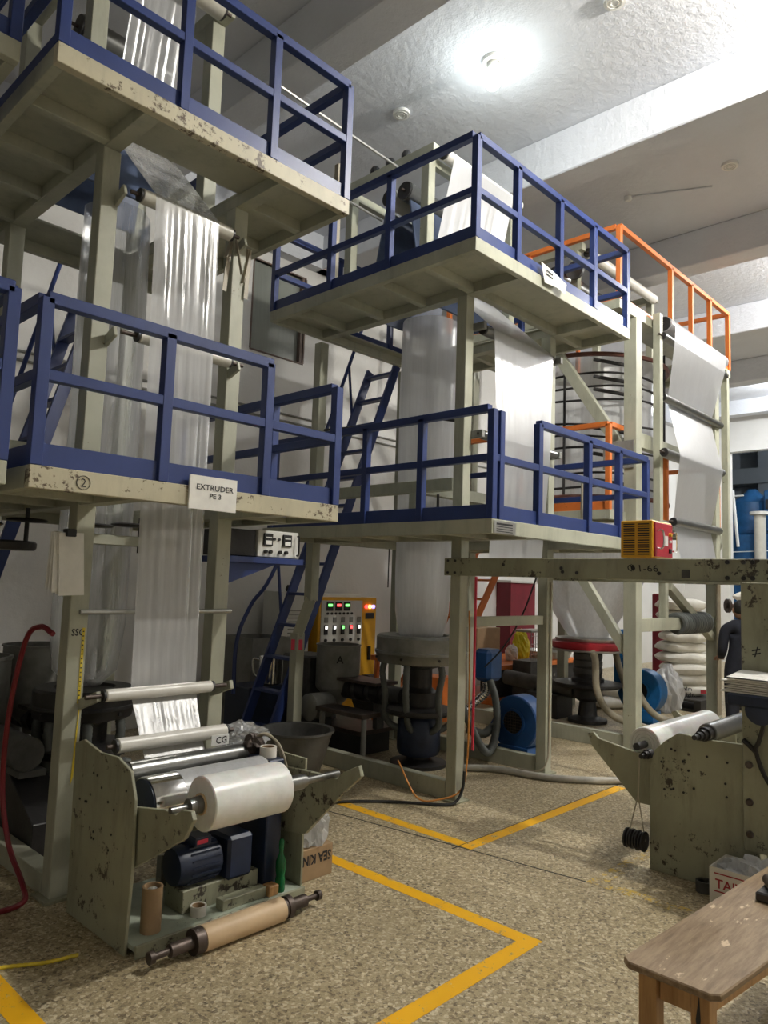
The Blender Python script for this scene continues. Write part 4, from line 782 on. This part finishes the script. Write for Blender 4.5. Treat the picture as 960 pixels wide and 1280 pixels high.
B('column', 'plate', W2, 4.42, 4.445, 1.20, 1.41, 0.26, 1.72, 0.004); B('column_web', 'plate', W2, 4.445, 4.65, 1.24, 1.30, 0.0, 1.72, 0.004); B('column', 'plate', W2, 5.90, 5.93, 1.20, 1.41, 0.0, 1.72, 0.004)
for z in (0.35, 0.52, 0.72): LATHE('column_bolt', 'iron', W2, [(0.012, 4.405), (0.020, 4.412), (0.020, 4.42)], 0, 1.375, 12, axis='x', cz=z)
rnd3 = random.Random(5)
for i in range(14): y = rnd3.uniform(1.5, 1.9); z = rnd3.uniform(0.45, 0.74); CYL('bolt_hole', 'ink', W2, (4.446, y, z), (4.451, y, z), 0.007, n=8)
roller(W2, 4.78, 5.80, 1.45, 1.716, 0.035, 'steelgrey', 0.12, name='guide_roller'); B('base_tie', 'plate', W2, 4.475, 5.85, 1.5, 1.6, 0.02, 0.12); B('cross_tie', 'plate', W2, 4.475, 5.85, 1.42, 1.47, 0.55, 0.63)
MB().steps((4.28, 1.62, 0.842), (1, 0, 0), [(0.05, 0.014), (0.045, 0.022), (0.05, 0.030), (0.055, 0.040)]).build('stepped_shaft', 'dark', W2, smooth=True)
LATHE('rubber_roller', 'steelgrey', W2, [(0.05, 4.48), (0.055, 4.485), (0.055, 5.80), (0.05, 5.81)], 0, 1.62, 28, axis='x', cz=0.842)
MB().steps((4.36, 1.965, 0.665), (1, 0, 0), [(0.04, 0.014), (0.04, 0.022), (0.05, 0.028)]).build('stepped_shaft', 'dark', W2, smooth=True)
text('\u2260', 0.10, (4.4185, 1.36, 1.30), (0, -1, 0.25), (0, 0.1, 1), 'ink', W2)
# overhead beam bridging from the column to the tower post
OB = thing('overhead_beam', 'long scribbled steel beam bridging from the tower post to the winder column', 'beam', (4.58, 2.4, 1.72))
for x in (4.545, 5.98): B('channel', 'plate', OB, x, x+0.045, 1.0, 3.66, 1.722, 1.858, 0.004)
for y in (3.62, 3.55):
    for z in (1.745, 1.838): CYL('bolt', 'dark', OB, (4.537, y, z), (4.546, y, z), 0.010, n=10)
for y in (1.52, 1.43, 1.38, 1.29):
    for z in (1.745, 1.838): CYL('bolt', 'dark', OB, (4.535, y, z), (4.546, y, z), 0.013, n=10)
for y, z in ((3.10, 1.81), (2.62, 1.79), (2.61, 1.765), (1.93, 1.765), (2.50, 1.76)): CYL('bolt', 'dark', OB, (4.538, y, z), (4.546, y, z), 0.012, n=10)
B('dark_patch', 'darkgrey', OB, 4.543, 4.546, 1.74, 1.79, 1.74, 1.79, 0)
text('\u03a61-66', 0.062, (4.5435, 2.14, 1.775), (0, -1.25, 0), (0, 0.15, 1), 'ink', OB)
B('flange', 'cream', OB, 4.53, 4.60, 1.45, 1.95, 1.708, 1.7215, 0)
# treater box on the beam
tb = thing('treater_box', 'small yellow and red slotted power box on the overhead beam', 'power box', (4.66, 2.0, 1.86))
B('case', 'yellowcab', tb, 4.50, 4.80, 1.955, 2.165, 1.862, 2.10, 0.004)
for i in range(14):
    for k in range(2): B('vent_slot', 'ink', tb, 4.4975, 4.5005, 1.975+0.095*k, 2.05+0.095*k, 1.880+i*0.0148, 1.8872+i*0.0148, 0)
pf = B('front_panel', 'red', tb, 4.52, 4.785, 1.9430, 1.9550, 1.872, 2.088, 0.002)
B('label', 'white', pf, 4.66, 4.705, 1.9390, 1.9430, 1.945, 2.01, 0); B('switch', 'black', pf, 4.722, 4.748, 1.9310, 1.9430, 1.90, 1.93); CYL('knob', 'yellowcab', pf, (4.735, 1.9270, 2.02), (4.735, 1.9430, 2.02), 0.012); CYL('knob', 'white', pf, (4.735, 1.9310, 1.975), (4.735, 1.9430, 1.975), 0.009)
MB().add([(4.615, 1.9415, 2.03), (4.645, 1.9415, 2.03), (4.63, 1.9415, 2.058)], [(0, 1, 2)]).build('warning_mark', 'pink', pf)
for x in (4.545, 4.80): TUBE('carry_handle', 'chrome', tb, [(x, 1.9500, 2.035), (x, 1.9050, 2.03), (x, 1.9050, 1.93), (x, 1.9500, 1.925)] if x < 4.7 else [(4.775, 1.9350, 2.035), (4.81, 1.9250, 2.03), (4.81, 1.9250, 1.92), (4.775, 1.9350, 1.915)], 0.006, 8)
# roll lying in the far winder
rr = thing('film_roll', 'white film roll resting in the arms of the far winder', 'film roll', (5.1, 2.05, 0.55)); LATHE('wound_film', 'roll', rr, [(0.03, 4.56), (0.098, 4.56), (0.102, 4.565), (0.102, 5.62), (0.098, 5.625), (0.03, 5.625)], 0, 2.03, 48, axis='x', cz=0.70)
for r in (0.085, 0.065, 0.045): MB().pipe((4.557, 2.03, 0.70), (4.56, 2.03, 0.70), r, r-0.004, 32).build('wound_edge', 'panelwhite', rr)
CYL('shaft', 'dark', rr, (4.44, 2.03, 0.70), (5.86, 2.03, 0.70), 0.022)
# hanging weight
hw = thing('hanging_weight', 'stack of black iron discs hanging on a cord from the winder arm', 'weight', (4.40, 2.01, 0.10))
for i in range(7): y = 1.955+i*0.018; LATHE('disc', 'dark', hw, [(0.02, y), (0.058-0.006*(i % 2), y+0.002), (0.058-0.006*(i % 2), y+0.011), (0.02, y+0.013)], 4.40, 0, 24, axis='y', cz=0.165)
for y in (1.955, 2.065): CYL('cord', 'hosebeige', hw, (4.40, y, 0.165), (4.42, 2.01, 0.42), 0.004, n=6)
CYL('cord', 'hosebeige', hw, (4.42, 2.01, 0.42), (4.44, 2.01, 0.665), 0.005, n=6)
# carton, cups, shelf with papers
bt = thing('cardboard_box', 'white open carton with red print beside the far winder plate', 'box', (4.55, 1.25, 0))
mb = MB().box(4.395, 4.40, 1.02, 1.52, 0, 0.215).box(4.72, 4.725, 1.02, 1.52, 0, 0.215).box(4.40, 4.72, 1.02, 1.025, 0, 0.215).box(4.40, 4.72, 1.515, 1.52, 0, 0.215)
mb = MB().box(4.16, 4.165, 1.02, 1.50, 0, 0.215).box(4.405, 4.41, 1.02, 1.50, 0, 0.215).box(4.165, 4.405, 1.02, 1.025, 0, 0.215).box(4.165, 4.405, 1.495, 1.50, 0, 0.215).box(4.165, 4.405, 1.025, 1.495, 0, 0.006)
mb.build('carton', 'box_white', bt); text('TAIWAN', 0.066, (4.158, 1.47, 0.115), (0, -1, 0), (0, 0, 1), 'redink', bt, bold=0.001)
for z in (0.095, 0.185): B('red_stripe', 'redink', bt, 4.157, 4.1595, 1.04, 1.475, z, z+0.006, 0)
tag(crumple('plastic_bag', 'film', None, (4.28, 1.28, 0.008), (0.10, 0.19, 0.12), 22, 20, 0.45, (4.17, 4.40, 1.03, 1.49)), 'clear plastic scrap filling the white carton', 'plastic bag')
tape('tape_roll', 'dark grey tape roll on the floor at the foot of the far winder plate', 4.36, 1.60, 0, 0.045, 0.06, 'darkgrey', 'steelgrey')
sf = thing('column_shelf', 'dark navy shelf bracket fixed on the winder column under the papers', 'shelf', (4.3, 1.3, 1.05)); B('shelf_box', 'navy', sf, 4.20, 4.42, 1.00, 1.42, 1.06, 1.125, 0.01); LATHE('drive_cover', 'navy', sf, [(0.02, 4.22), (0.075, 4.23), (0.075, 4.40), (0.06, 4.419)], 0, 1.26, 24, axis='x', cz=1.045)
TUBE('cable', 'black', sf, [(4.30, 1.26, 1.0), (4.34, 1.28, 0.94), (4.37, 1.31, 0.86), (4.39, 1.33, 0.80), (4.40, 1.28, 0.66), (4.40, 1.16, 0.52)], 0.012, 8); TUBE('cable', 'black', sf, [(4.39, 1.33, 0.80), (4.40, 1.37, 0.83), (4.41, 1.40, 0.85)], 0.014, 8)
pp = thing('paper_stack', 'loose stack of white papers on the navy column shelf', 'paper', (4.3, 1.25, 1.126))
for i in range(7): B('sheet', 'paper', pp, 4.21+0.004*(i % 3), 4.40, 0.98, 1.455-0.012*((i*3) % 5), 1.127+i*0.011, 1.133+i*0.011, 0)
MB().add([(4.21, 1.42, 1.207), (4.40, 1.42, 1.207), (4.40, 1.0, 1.207), (4.21, 1.0, 1.207), (4.40, 1.40, 1.235), (4.40, 1.0, 1.225)], [(0, 1, 2, 3), (0, 4, 5, 3)]).build('sheet', 'paper', pp)

# ------------------------------------------------------------------ wooden table
wt = thing('wooden_table', 'worn wooden work table with scuffed top at the aisle edge', 'table', (2.9, 0.75, 0))
TZ = 0.50
MB().prism([(2.325, 1.105), (2.30, 1.08), (2.30, 0.83), (2.325, 0.805), (3.70, 0.66), (3.70, 1.02)], 'z', TZ-0.022, TZ).build('table_top', 'woodtop', wt, 0.004)
for x, y in ((2.36, 1.03), (2.36, 0.87), (3.6, 0.97), (3.6, 0.72)): B('leg', 'woodleg', wt, x-0.03, x+0.03, y-0.028, y+0.028, 0, TZ-0.023, 0.003)
B('apron', 'woodleg', wt, 2.35, 2.37, 0.90, 1.0, TZ-0.10, TZ-0.023); BAR('apron', 'woodleg', wt, (2.39, 0.865, TZ-0.061), (3.57, 0.715, TZ-0.061), 0.02, 0.076); BAR('apron', 'woodleg', wt, (2.39, 1.035, TZ-0.061), (3.57, 0.985, TZ-0.061), 0.02, 0.076)
MB().prism([(0.872, TZ-0.03), (0.882, TZ-0.10), (0.876, TZ-0.16), (0.868, TZ-0.10)], 'x', 2.3285, 2.3302).build('crack', 'ink', wt)
ck = thing('hand_tool', 'dark clamp-like tool lying at the edge of the wooden table', 'tool', (3.35, 0.93, TZ)); B('body', 'dark', ck, 3.10, 3.24, 0.88, 0.95, TZ, TZ+0.035, 0.006); CYL('grip', 'iron', ck, (3.13, 0.89, TZ+0.05), (3.22, 0.94, TZ+0.05), 0.02)

# ------------------------------------------------------------------ hoses and cables
def cable(name, label, mat, pts, r, cat='cable', n=8, sub=8, rib=0): return tag(TUBE(name, mat, None, pts, r, n, sub, rib), label, cat)
cable('rubber_hose', 'dark red rubber hose arching from the first tower post to the floor', 'redhose', [(1.60, 3.84, 1.33), (1.58, 3.95, 1.36), (1.56, 4.08, 1.28), (1.55, 4.2, 0.9), (1.56, 4.24, 0.5), (1.58, 4.15, 0.22), (1.60, 3.98, 0.06), (1.56, 3.86, 0.018), (1.40, 3.84, 0.015), (1.2, 3.9, 0.015)], 0.014, 'hose')
cable('rope', 'yellow braided rope end lying on the floor', 'tapeyellow', [(1.0, 3.42, 0.008), (1.27, 3.32, 0.008), (1.42, 3.24, 0.008), (1.55, 3.21, 0.008)], 0.008, 'rope', 8, 14, 0.12)
cable('floor_conduit', 'thick pale conduit snaking over the floor before the second post', 'conduit', [(5.35, 4.15, 0.03), (5.6, 3.88, 0.03), (5.68, 3.55, 0.03), (5.75, 3.36, 0.03), (5.95, 3.1, 0.03), (6.15, 2.93, 0.03), (6.4, 2.7, 0.03)], 0.03, 'conduit', 12)
cable('power_cable', 'orange cable hanging down the middle tower post', 'ocable', [(4.695, 3.515, 1.45), (4.70, 3.51, 1.2), (4.70, 3.50, 0.7), (4.69, 3.50, 0.3), (4.62, 3.50, 0.10), (4.50, 3.60, 0.03), (4.40, 3.75, 0.03), (4.45, 4.0, 0.25)], 0.007)
cable('power_cable', 'black cable trailing over the floor at the middle tower post', 'black', [(3.75, 4.15, 0.012), (4.0, 4.03, 0.012), (4.25, 3.80, 0.012), (4.46, 3.53, 0.013), (4.55, 3.485, 0.035), (4.61, 3.476, 0.12), (4.63, 3.478, 0.24)], 0.011)
tag(B('marking_tape', 'pink', None, 4.728, 4.738, 3.475, 3.493, 0.38, 1.72, 0), 'bright pink tape hanging beside the middle tower post', 'tape')
cable('power_cable', 'thin black cable drooping between the middle tower posts', 'black', [(5.862, 3.62, 1.78), (5.82, 3.75, 1.4), (5.75, 3.9, 1.1), (5.68, 4.06, 0.9)], 0.008)
cable('power_cable', 'thin black pull cord hanging behind the middle tower', 'black', [(5.6, 5.25, 2.0), (5.6, 5.25, 1.8), (5.6, 5.25, 1.60)], 0.006)
cable('power_cable', 'brown cable taped along the second post of the middle tower', 'hosebeige', [(5.93, 3.521, 1.7), (5.925, 3.521, 1.0), (5.92, 3.520, 0.3), (5.87, 3.505, 0.13), (5.82, 3.56, 0.04), (5.78, 3.75, 0.03)], 0.008)
cable('floor_cable', 'dark blue cable on the floor by the wooden table leg', 'rubber', [(2.15, 1.55, 0.007), (2.25, 1.40, 0.007), (2.34, 1.22, 0.007)], 0.006)
cable('drain_hose', 'grey hose bending inside the blue rail of the middle tower', 'hosebeige', [(6.05, 3.25, 2.12), (6.1, 3.3, 2.3), (6.2, 3.35, 2.55), (6.25, 3.38, 2.7)], 0.025, 'hose')
for i in range(3): cable('power_cable', 'beige cable on the far tower post, %s from the person' % ORD[i], 'hosebeige', [(9.72-0.037*i, 3.355, 2.0), (9.72-0.037*i, 3.355, 1.2), (9.70-0.039*i, 3.345, 0.9), (9.69-0.04*i, 3.345, 0.15)], 0.016).__setitem__('group', 'cables on the far post')
wc = thing('wall_conduit', 'pair of thin grey conduits running along the back wall', 'conduit', (6.0, 7.43, 3.69))
for z in (3.69, 3.78): CYL('pipe', 'grey', wc, (-2, 7.435, z), (15, 7.435, z), 0.014, n=8)

# ------------------------------------------------------------------ behind the towers
hb = thing('pellet_drum', 'grey pellet drum beside the first tower behind the red hose', 'drum', (1.78, 5.6, 0)); LATHE('drum', 'grey', hb, [(0.12, 0.42), (0.16, 0.46), (0.25, 0.58), (0.26, 0.60), (0.26, 1.02), (0.268, 1.03), (0.268, 1.05), (0.245, 1.05), (0.24, 0.62)], 1.78, 5.6, 36)
for dx in (-0.15, 0.15):
    for dy in (-0.15, 0.15): B('leg', 'dark', hb, 1.78+dx-0.02, 1.78+dx+0.02, 5.6+dy-0.02, 5.6+dy+0.02, 0, 0.56)
mc = thing('drive_unit', 'dark drive unit with sloped guard beside the first tower foot', 'machine', (1.45, 4.9, 0)); MB().prism([(4.35, 0.02), (5.3, 0.02), (5.3, 0.42), (4.75, 0.42), (4.35, 0.22)], 'x', 1.78, 2.0).build('guard', 'dark', mc, 0.004); B('cover', 'darkgrey', mc, 1.78, 1.94, 4.6, 5.2, 0.42, 0.46); CYL('motor', 'darkgrey', mc, (1.82, 4.6, 0.56), (1.82, 5.1, 0.56), 0.10)
pc = thing('wall_pillar', 'maroon painted pillar standing at the back wall', 'pillar', (11.1, 7.3, 0)); B('shaft', 'maroon', pc, 10.72, 11.5, 7.15, 7.449, 0, 1.72, 0.005); B('ledge', 'panelwhite', pc, 10.68, 11.54, 7.12, 7.449, 1.72, 1.76)
tag(B('pipe_column', 'maroon', None, 11.6, 11.75, 4.9, 5.05, 0, 1.62, 0.02), 'thin red pipe column beside the sack pile', 'pillar')
bb = thing('cardboard_box', 'brown carton on a dark bench behind the middle tower', 'box', (9.25, 6.75, 0.56)); B('carton', 'card', bb, 8.95, 9.55, 6.55, 6.95, 0.56, 1.02, 0.006)
bn = thing('work_bench', 'long low orange and black bench behind the middle tower', 'bench', (9.2, 6.4, 0)); B('top', 'orange', bn, 8.6, 10.9, 5.95, 7.0, 0.48, 0.55); B('front', 'dark', bn, 8.65, 10.85, 6.0, 6.05, 0.1, 0.48); B('foot', 'orange', bn, 8.62, 10.88, 5.97, 6.9, 0, 0.10)
for i in range(12): B('vent_hole', 'grey', bn, 8.9+0.13*i, 8.95+0.13*i, 5.995, 6.0, 0.30, 0.34, 0)
tag(crumple('plastic_bag', 'bagyellow', None, (9.75, 6.3, 0.55), (0.13, 0.10, 0.22), 31, 12, 0.3), 'bright yellow plastic bag standing on the orange bench', 'plastic bag')
tag(crumple('plastic_bag', 'paper', None, (9.42, 6.25, 0.55), (0.08, 0.08, 0.12), 35, 10, 0.3), 'small white bag beside the yellow bag', 'plastic bag')
pn = thing('steel_pan', 'wide shallow steel pan on the orange bench', 'pan', (10.0, 6.0, 0.55)); LATHE('pan', 'alu', pn, [(0.30, 0.555), (0.34, 0.56), (0.38, 0.66), (0.40, 0.665), (0.37, 0.66), (0.33, 0.575)], 10.44, 6.25, 36)
wr = thing('wire_basket', 'grey wire basket rack behind the second post', 'basket', (9.5, 5.4, 0)); B('tray', 'alu', wr, 8.95, 9.45, 5.62, 5.92, 1.02, 1.05); B('base', 'darkgrey', wr, 8.95, 9.45, 5.62, 5.92, 0.0, 0.62)
for i in range(9): CYL('wire', 'alu', wr, (8.97+0.058*i, 5.63, 0.62), (8.97+0.058*i, 5.63, 1.02), 0.006, n=6)
for z in (0.72, 0.86, 0.97): CYL('wire', 'alu', wr, (8.96, 5.63, z), (9.45, 5.63, z), 0.006, n=6)
of = thing('machine_stand', 'small orange machine stand behind the steel air ring', 'stand', (6.6, 6.1, 0))
for x in (6.45, 6.75):
    for y in (5.9, 6.2): BAR('leg', 'orange', of, (x, y, 0), (x+0.02, y, 0.72), 0.05)
BAR('brace', 'orange', of, (6.45, 5.9, 0.35), (6.75, 5.9, 0.66), 0.05); B('top', 'orange', of, 6.40, 6.80, 5.85, 6.25, 0.72, 0.78); CYL('wheel', 'black', of, (6.38, 6.3, 0.30), (6.50, 6.3, 0.30), 0.24, n=28)

# ------------------------------------------------------------------ sacks
def sack_mesh(seed):
    n, m = 16, 10; vs_ = []; fs = []
    for j in range(m+1):
        th = math.pi*j/m
        for i in range(n*2):
            ph = math.pi*i/n; f = lambda q, e: math.copysign(abs(q)**e, q)
            x = f(math.cos(ph), 0.45)*f(math.sin(th), 0.55); y = f(math.sin(ph), 0.55)*f(math.sin(th), 0.55); z = f(math.cos(th), 0.8)
            k = 0.10*noise.noise((x*2+seed, y*2, z*2+seed))
            vs_.append((0.36*x*(1+k), 0.23*y*(1+k), 0.085*z*(1.12-0.35*x*x)+0.012*noise.noise((x*3, y*3+seed, seed))))
    for j in range(m):
        for i in range(n*2): fs.append((j*n*2+i, j*n*2+(i+1) % (n*2), (j+1)*n*2+(i+1) % (n*2), (j+1)*n*2+i))
    return vs_, fs
SACKS = [sack_mesh(s_*3.1) for s_ in range(4)]
view = math.radians(-46)
def sack(x, y, z, ang, k, label, mat='sack'):
    vs_, fs = SACKS[k % 4]; c, s_ = math.cos(ang), math.sin(ang); sw = 1+0.06*math.sin(k*2.3)
    mb = MB().add([(x+(a*c-b_*s_)*sw, y+(a*s_+b_*c)*sw, z+0.085+h) for a, b_, h in vs_], fs)
    return tag(mb.build('sack', mat, None, smooth=True), label, 'sack', 'stacked white sacks')
tag(MB().box(10.55, 11.35, 3.9, 4.7, 0, 0.04).box(10.55, 11.35, 3.9, 4.0, 0.04, 0.14).box(10.55, 11.35, 4.6, 4.7, 0.04, 0.14).box(10.55, 11.35, 3.9, 4.7, 0.14, 0.17).build('pallet', 'pallet', None, 0.004), 'dark pallet under the stack with the printed sack', 'pallet')
for i in range(9):
    s_ = sack(10.92+0.03*math.sin(i*2.1), 4.28+0.03*math.cos(i*1.7), 0.17+i*0.152, view+0.12*math.sin(i*1.9), i, 'printed white sack at the bottom of the stack on the dark pallet' if i == 0 else 'plain white sack, %s up from the pallet in the stack with the printed sack' % ORD[i] if i < 8 else 'plain white sack topmost in the stack with the printed sack', 'sack')
    if i == 0:
        d = Vector((math.cos(view), math.sin(view), 0)); nrm = Vector((-0.72, -0.69, 0)); c0 = Vector((10.92, 4.28, 0.235))+nrm*0.245
        text('alm\nright', 0.085, c0-d*0.10+Vector((0, 0, 0.03)), d, (0, 0, 0.9), 'ink', s_, bold=0.002)
        for q in range(7): MB().bar(c0-d*0.30+Vector((0, 0, 0.055-q*0.018)), c0-d*0.13+Vector((0, 0, 0.055-q*0.018)), 0.003, 0.006).build('print_line', 'ink', s_)
        MB().bar(c0+d*0.14+Vector((0, 0, 0.02)), c0+d*0.22+Vector((0, 0, 0.02)), 0.004, 0.05).build('print_patch', 'redink', s_)
tag(MB().box(11.3, 12.1, 3.0, 3.8, 0, 0.04).box(11.3, 12.1, 3.0, 3.1, 0.04, 0.14).box(11.3, 12.1, 3.7, 3.8, 0.04, 0.14).box(11.3, 12.1, 3.0, 3.8, 0.14, 0.17).build('pallet', 'pallet', None, 0.004), 'dark pallet under the sacks behind the person', 'pallet')
for i in range(10): sack(11.72+0.03*math.sin(i*2.6), 3.42+0.04*math.cos(i*1.3), 0.17+i*0.152, view+0.15*math.sin(i*2.9), i+2, 'white sack, %s up from the pallet in the stack behind the person' % ORD[i] if i < 9 else 'white sack topmost in the stack behind the person')
sack(9.95, 4.95, 0.008, view+0.3, 1, 'white sack lying on the floor behind the red ring'); sack(10.0, 4.9, 0.16, view-0.2, 3, 'white sack lying across another behind the red ring')
tag(crumple('plastic_bag', 'film', None, (10.27, 4.25, 0.0), (0.19, 0.17, 0.30), 44, 12, 0.3), 'grey crumpled film bag beside the sack stack', 'plastic bag')

# ------------------------------------------------------------------ person with back turned
PX, PY = 8.52, 2.72
pe = thing('person', 'person in a dark suit standing with back turned behind the winder column', 'person', (PX, PY, 0))
fa = Vector((math.cos(YAW), math.sin(YAW), 0)); sd = Vector((math.sin(YAW), -math.cos(YAW), 0))
S = 1.58/1.75
def PP(a, f, z): return Vector((PX, PY, 0))+sd*a*S+fa*f*S+Vector((0, 0, z*S))
vts = [(0, 0, 0.92, .19, .14), (0, 0.0, 1.15, .18, .13), (0, 0.0, 1.34, .19, .125), (0, -0.005, 1.46, .13, .09), (0, 0.01, 1.53, .052, .052)]
edg = [(0, 1), (1, 2), (2, 3), (3, 4)]
for sg in (-1, 1):
    b0 = len(vts); vts += [(sg*0.10, 0, 0.80, .115, .11), (sg*0.105, 0.01, 0.50, .085, .085), (sg*0.11, -0.01, 0.10, .058, .062), (sg*0.12, 0.13, 0.04, .045, .04)]
    edg += [(0, b0), (b0, b0+1), (b0+1, b0+2), (b0+2, b0+3)]
    b1 = len(vts); vts += [(sg*0.19, 0, 1.41, .065, .07), (sg*0.215, 0.02, 1.14, .058, .058), (sg*0.13, 0.24, 1.06, .042, .042)]
    edg += [(3, b1), (b1, b1+1), (b1+1, b1+2)]
me = bpy.data.meshes.new('body'); me.from_pydata([tuple(PP(a, f, z)-Vector((PX, PY, 0))) for a, f, z, *_ in vts], edg, [])
ob = bpy.data.objects.new('body', me); COL.objects.link(ob); ob.parent = pe; WORLD[ob.name] = Vector((PX, PY, 0)); me.materials.append(M['cloth'])
sk = ob.modifiers.new('skin', 'SKIN'); ss = ob.modifiers.new('sub', 'SUBSURF'); ss.levels = 2; ss.render_levels = 2
for i, v in enumerate(vts): me.skin_vertices[0].data[i].radius = (v[3]*S, v[4]*S)
me.skin_vertices[0].data[0].use_root = True; sk.use_smooth_shade = True
def ellipsoid(name, mat, parent, c, r, n=18, m=12, cut=None):
    vs_ = []; fs = []
    for j in range(m+1):
        for i in range(n):
            th = math.pi*j/m; ph = 2*math.pi*i/n
            vs_.append(tuple(Vector(c)+sd*r[0]*math.sin(th)*math.cos(ph)+fa*r[1]*math.sin(th)*math.sin(ph)+Vector((0, 0, r[2]*math.cos(th)))))
    for j in range(m):
        for i in range(n): fs.append((j*n+i, j*n+(i+1) % n, (j+1)*n+(i+1) % n, (j+1)*n+i))
    return MB().add(vs_, fs).build(name, mat, parent, smooth=True)
hd = ellipsoid('head', 'skin', pe, PP(0, 0.02, 1.64), (0.073*S, 0.092*S, 0.112*S))
ellipsoid('hair', 'hair', hd, PP(0, 0.004, 1.662), (0.079*S, 0.092*S, 0.103*S)); ellipsoid('nose', 'skin', hd, PP(0, 0.115, 1.63), (0.014*S, 0.018*S, 0.022*S))
for sg in (-1, 1): ellipsoid('ear', 'skin', hd, PP(sg*0.077, 0.02, 1.635), (0.010*S, 0.022*S, 0.032*S), 10, 8); ellipsoid('eye', 'ink', hd, PP(sg*0.03, 0.105, 1.65), (0.012*S, 0.008*S, 0.007*S), 8, 6)
TUBE('collar', 'white', hd, [tuple(PP(0.062*math.cos(a), 0.01+0.062*math.sin(a), 1.515)) for a in [i*math.pi/6 for i in range(13)]], 0.010, 8, 3)
for sg in (-1, 1):
    hv = [(sg*0.13, 0.23, 1.06, .030), (sg*0.12, 0.31, 1.05, .034)]; he = [(0, 1)]
    for k in range(4):
        q = len(hv); o_ = -0.027+0.018*k; hv += [(sg*0.12+o_, 0.345, 1.045, .0095), (sg*0.12+o_, 0.38, 1.03, .009), (sg*0.12+o_, 0.40-0.006*abs(k-1), 1.0, .008)]; he += [(1, q), (q, q+1), (q+1, q+2)]
    q = len(hv); hv += [(sg*0.09, 0.30, 1.045, .011), (sg*0.075, 0.335, 1.035, .009)]; he += [(0, q), (q, q+1)]
    m2 = bpy.data.meshes.new('hand'); m2.from_pydata([tuple(PP(a, f, z)-Vector((PX, PY, 0))) for a, f, z, _ in hv], he, []); h_ = bpy.data.objects.new('hand', m2); COL.objects.link(h_); h_.parent = pe; m2.materials.append(M['skin'])
    h_.modifiers.new('skin', 'SKIN'); h_.modifiers.new('sub', 'SUBSURF').levels = 1
    for i, v in enumerate(hv): m2.skin_vertices[0].data[i].radius = (v[3]*S, v[3]*S)
    m2.skin_vertices[0].data[0].use_root = True
hwv = thing('valve_stand', 'small brown hand wheel on a pole beside the head of the person', 'valve', (9.55, 3.02, 0))
CYL('pole', 'iron', hwv, (9.55, 3.02, 0), (9.55, 3.02, 1.55), 0.03, n=12); CYL('shaft', 'brown', hwv, (9.55, 3.02, 1.51), (9.42, 3.15, 1.51), 0.025, n=12); CYL('wheel', 'iron', hwv, (9.43, 3.14, 1.51), (9.41, 3.16, 1.51), 0.085, n=24); CYL('hub', 'iron', hwv, (9.41, 3.16, 1.51), (9.395, 3.175, 1.51), 0.03, n=12)

# ------------------------------------------------------------------ next hall: blue machine, pipes
bm_ = thing('blue_machine', 'big blue tank machine with a white column in the next hall', 'machine', (21.5, 5.5, 0))
B('tank', 'machineblue', bm_, 20.6, 22.6, 4.0, 7.4, 0, 3.25, 0.03)
for y in (4.6, 5.3, 6.0, 6.7): B('tank_rib', 'machineblue', bm_, 20.56, 20.60, y, y+0.06, 0, 3.25)
B('tank_rib', 'machineblue', bm_, 20.55, 20.60, 4.0, 7.4, 2.3, 2.36)
for y, z in ((6.55, 3.25), (5.9, 3.25)): LATHE('upper_tank', 'machineblue', bm_, [(0.55, z), (0.6, z+0.05), (0.6, z+0.9), (0.25, z+1.15), (0.12, z+1.3)], 21.6, y, 28)
B('upper_box', 'machineblue', bm_, 20.7, 21.6, 4.6, 6.0, 3.3, 4.4, 0.03); B('hatch', 'black', bm_, 20.67, 20.70, 5.75, 5.95, 3.9, 4.15)
CYL('white_column', 'rollerlight', bm_, (20.2, 5.95, 0), (20.2, 5.95, 3.7), 0.14); CYL('column_flange', 'panelwhite', bm_, (20.2, 5.95, 3.7), (20.2, 5.95, 3.78), 0.24)
for y, z in ((6.75, 4.5), (6.55, 4.4)): CYL('white_pipe', 'white', bm_, (20.4, y, 2.9), (20.4, y+0.12, z), 0.04, n=10)
CYL('white_pipe', 'white', bm_, (20.4, 7.3, 4.25), (20.4, 6.4, 4.25), 0.02, n=8); CYL('white_pipe', 'white', bm_, (20.4, 7.2, 3.2), (20.4, 7.0, 2.7), 0.03, n=8); CYL('guard_wire', 'white', bm_, (20.5, 7.3, 2.75), (20.5, 4.0, 2.85), 0.012, n=8)
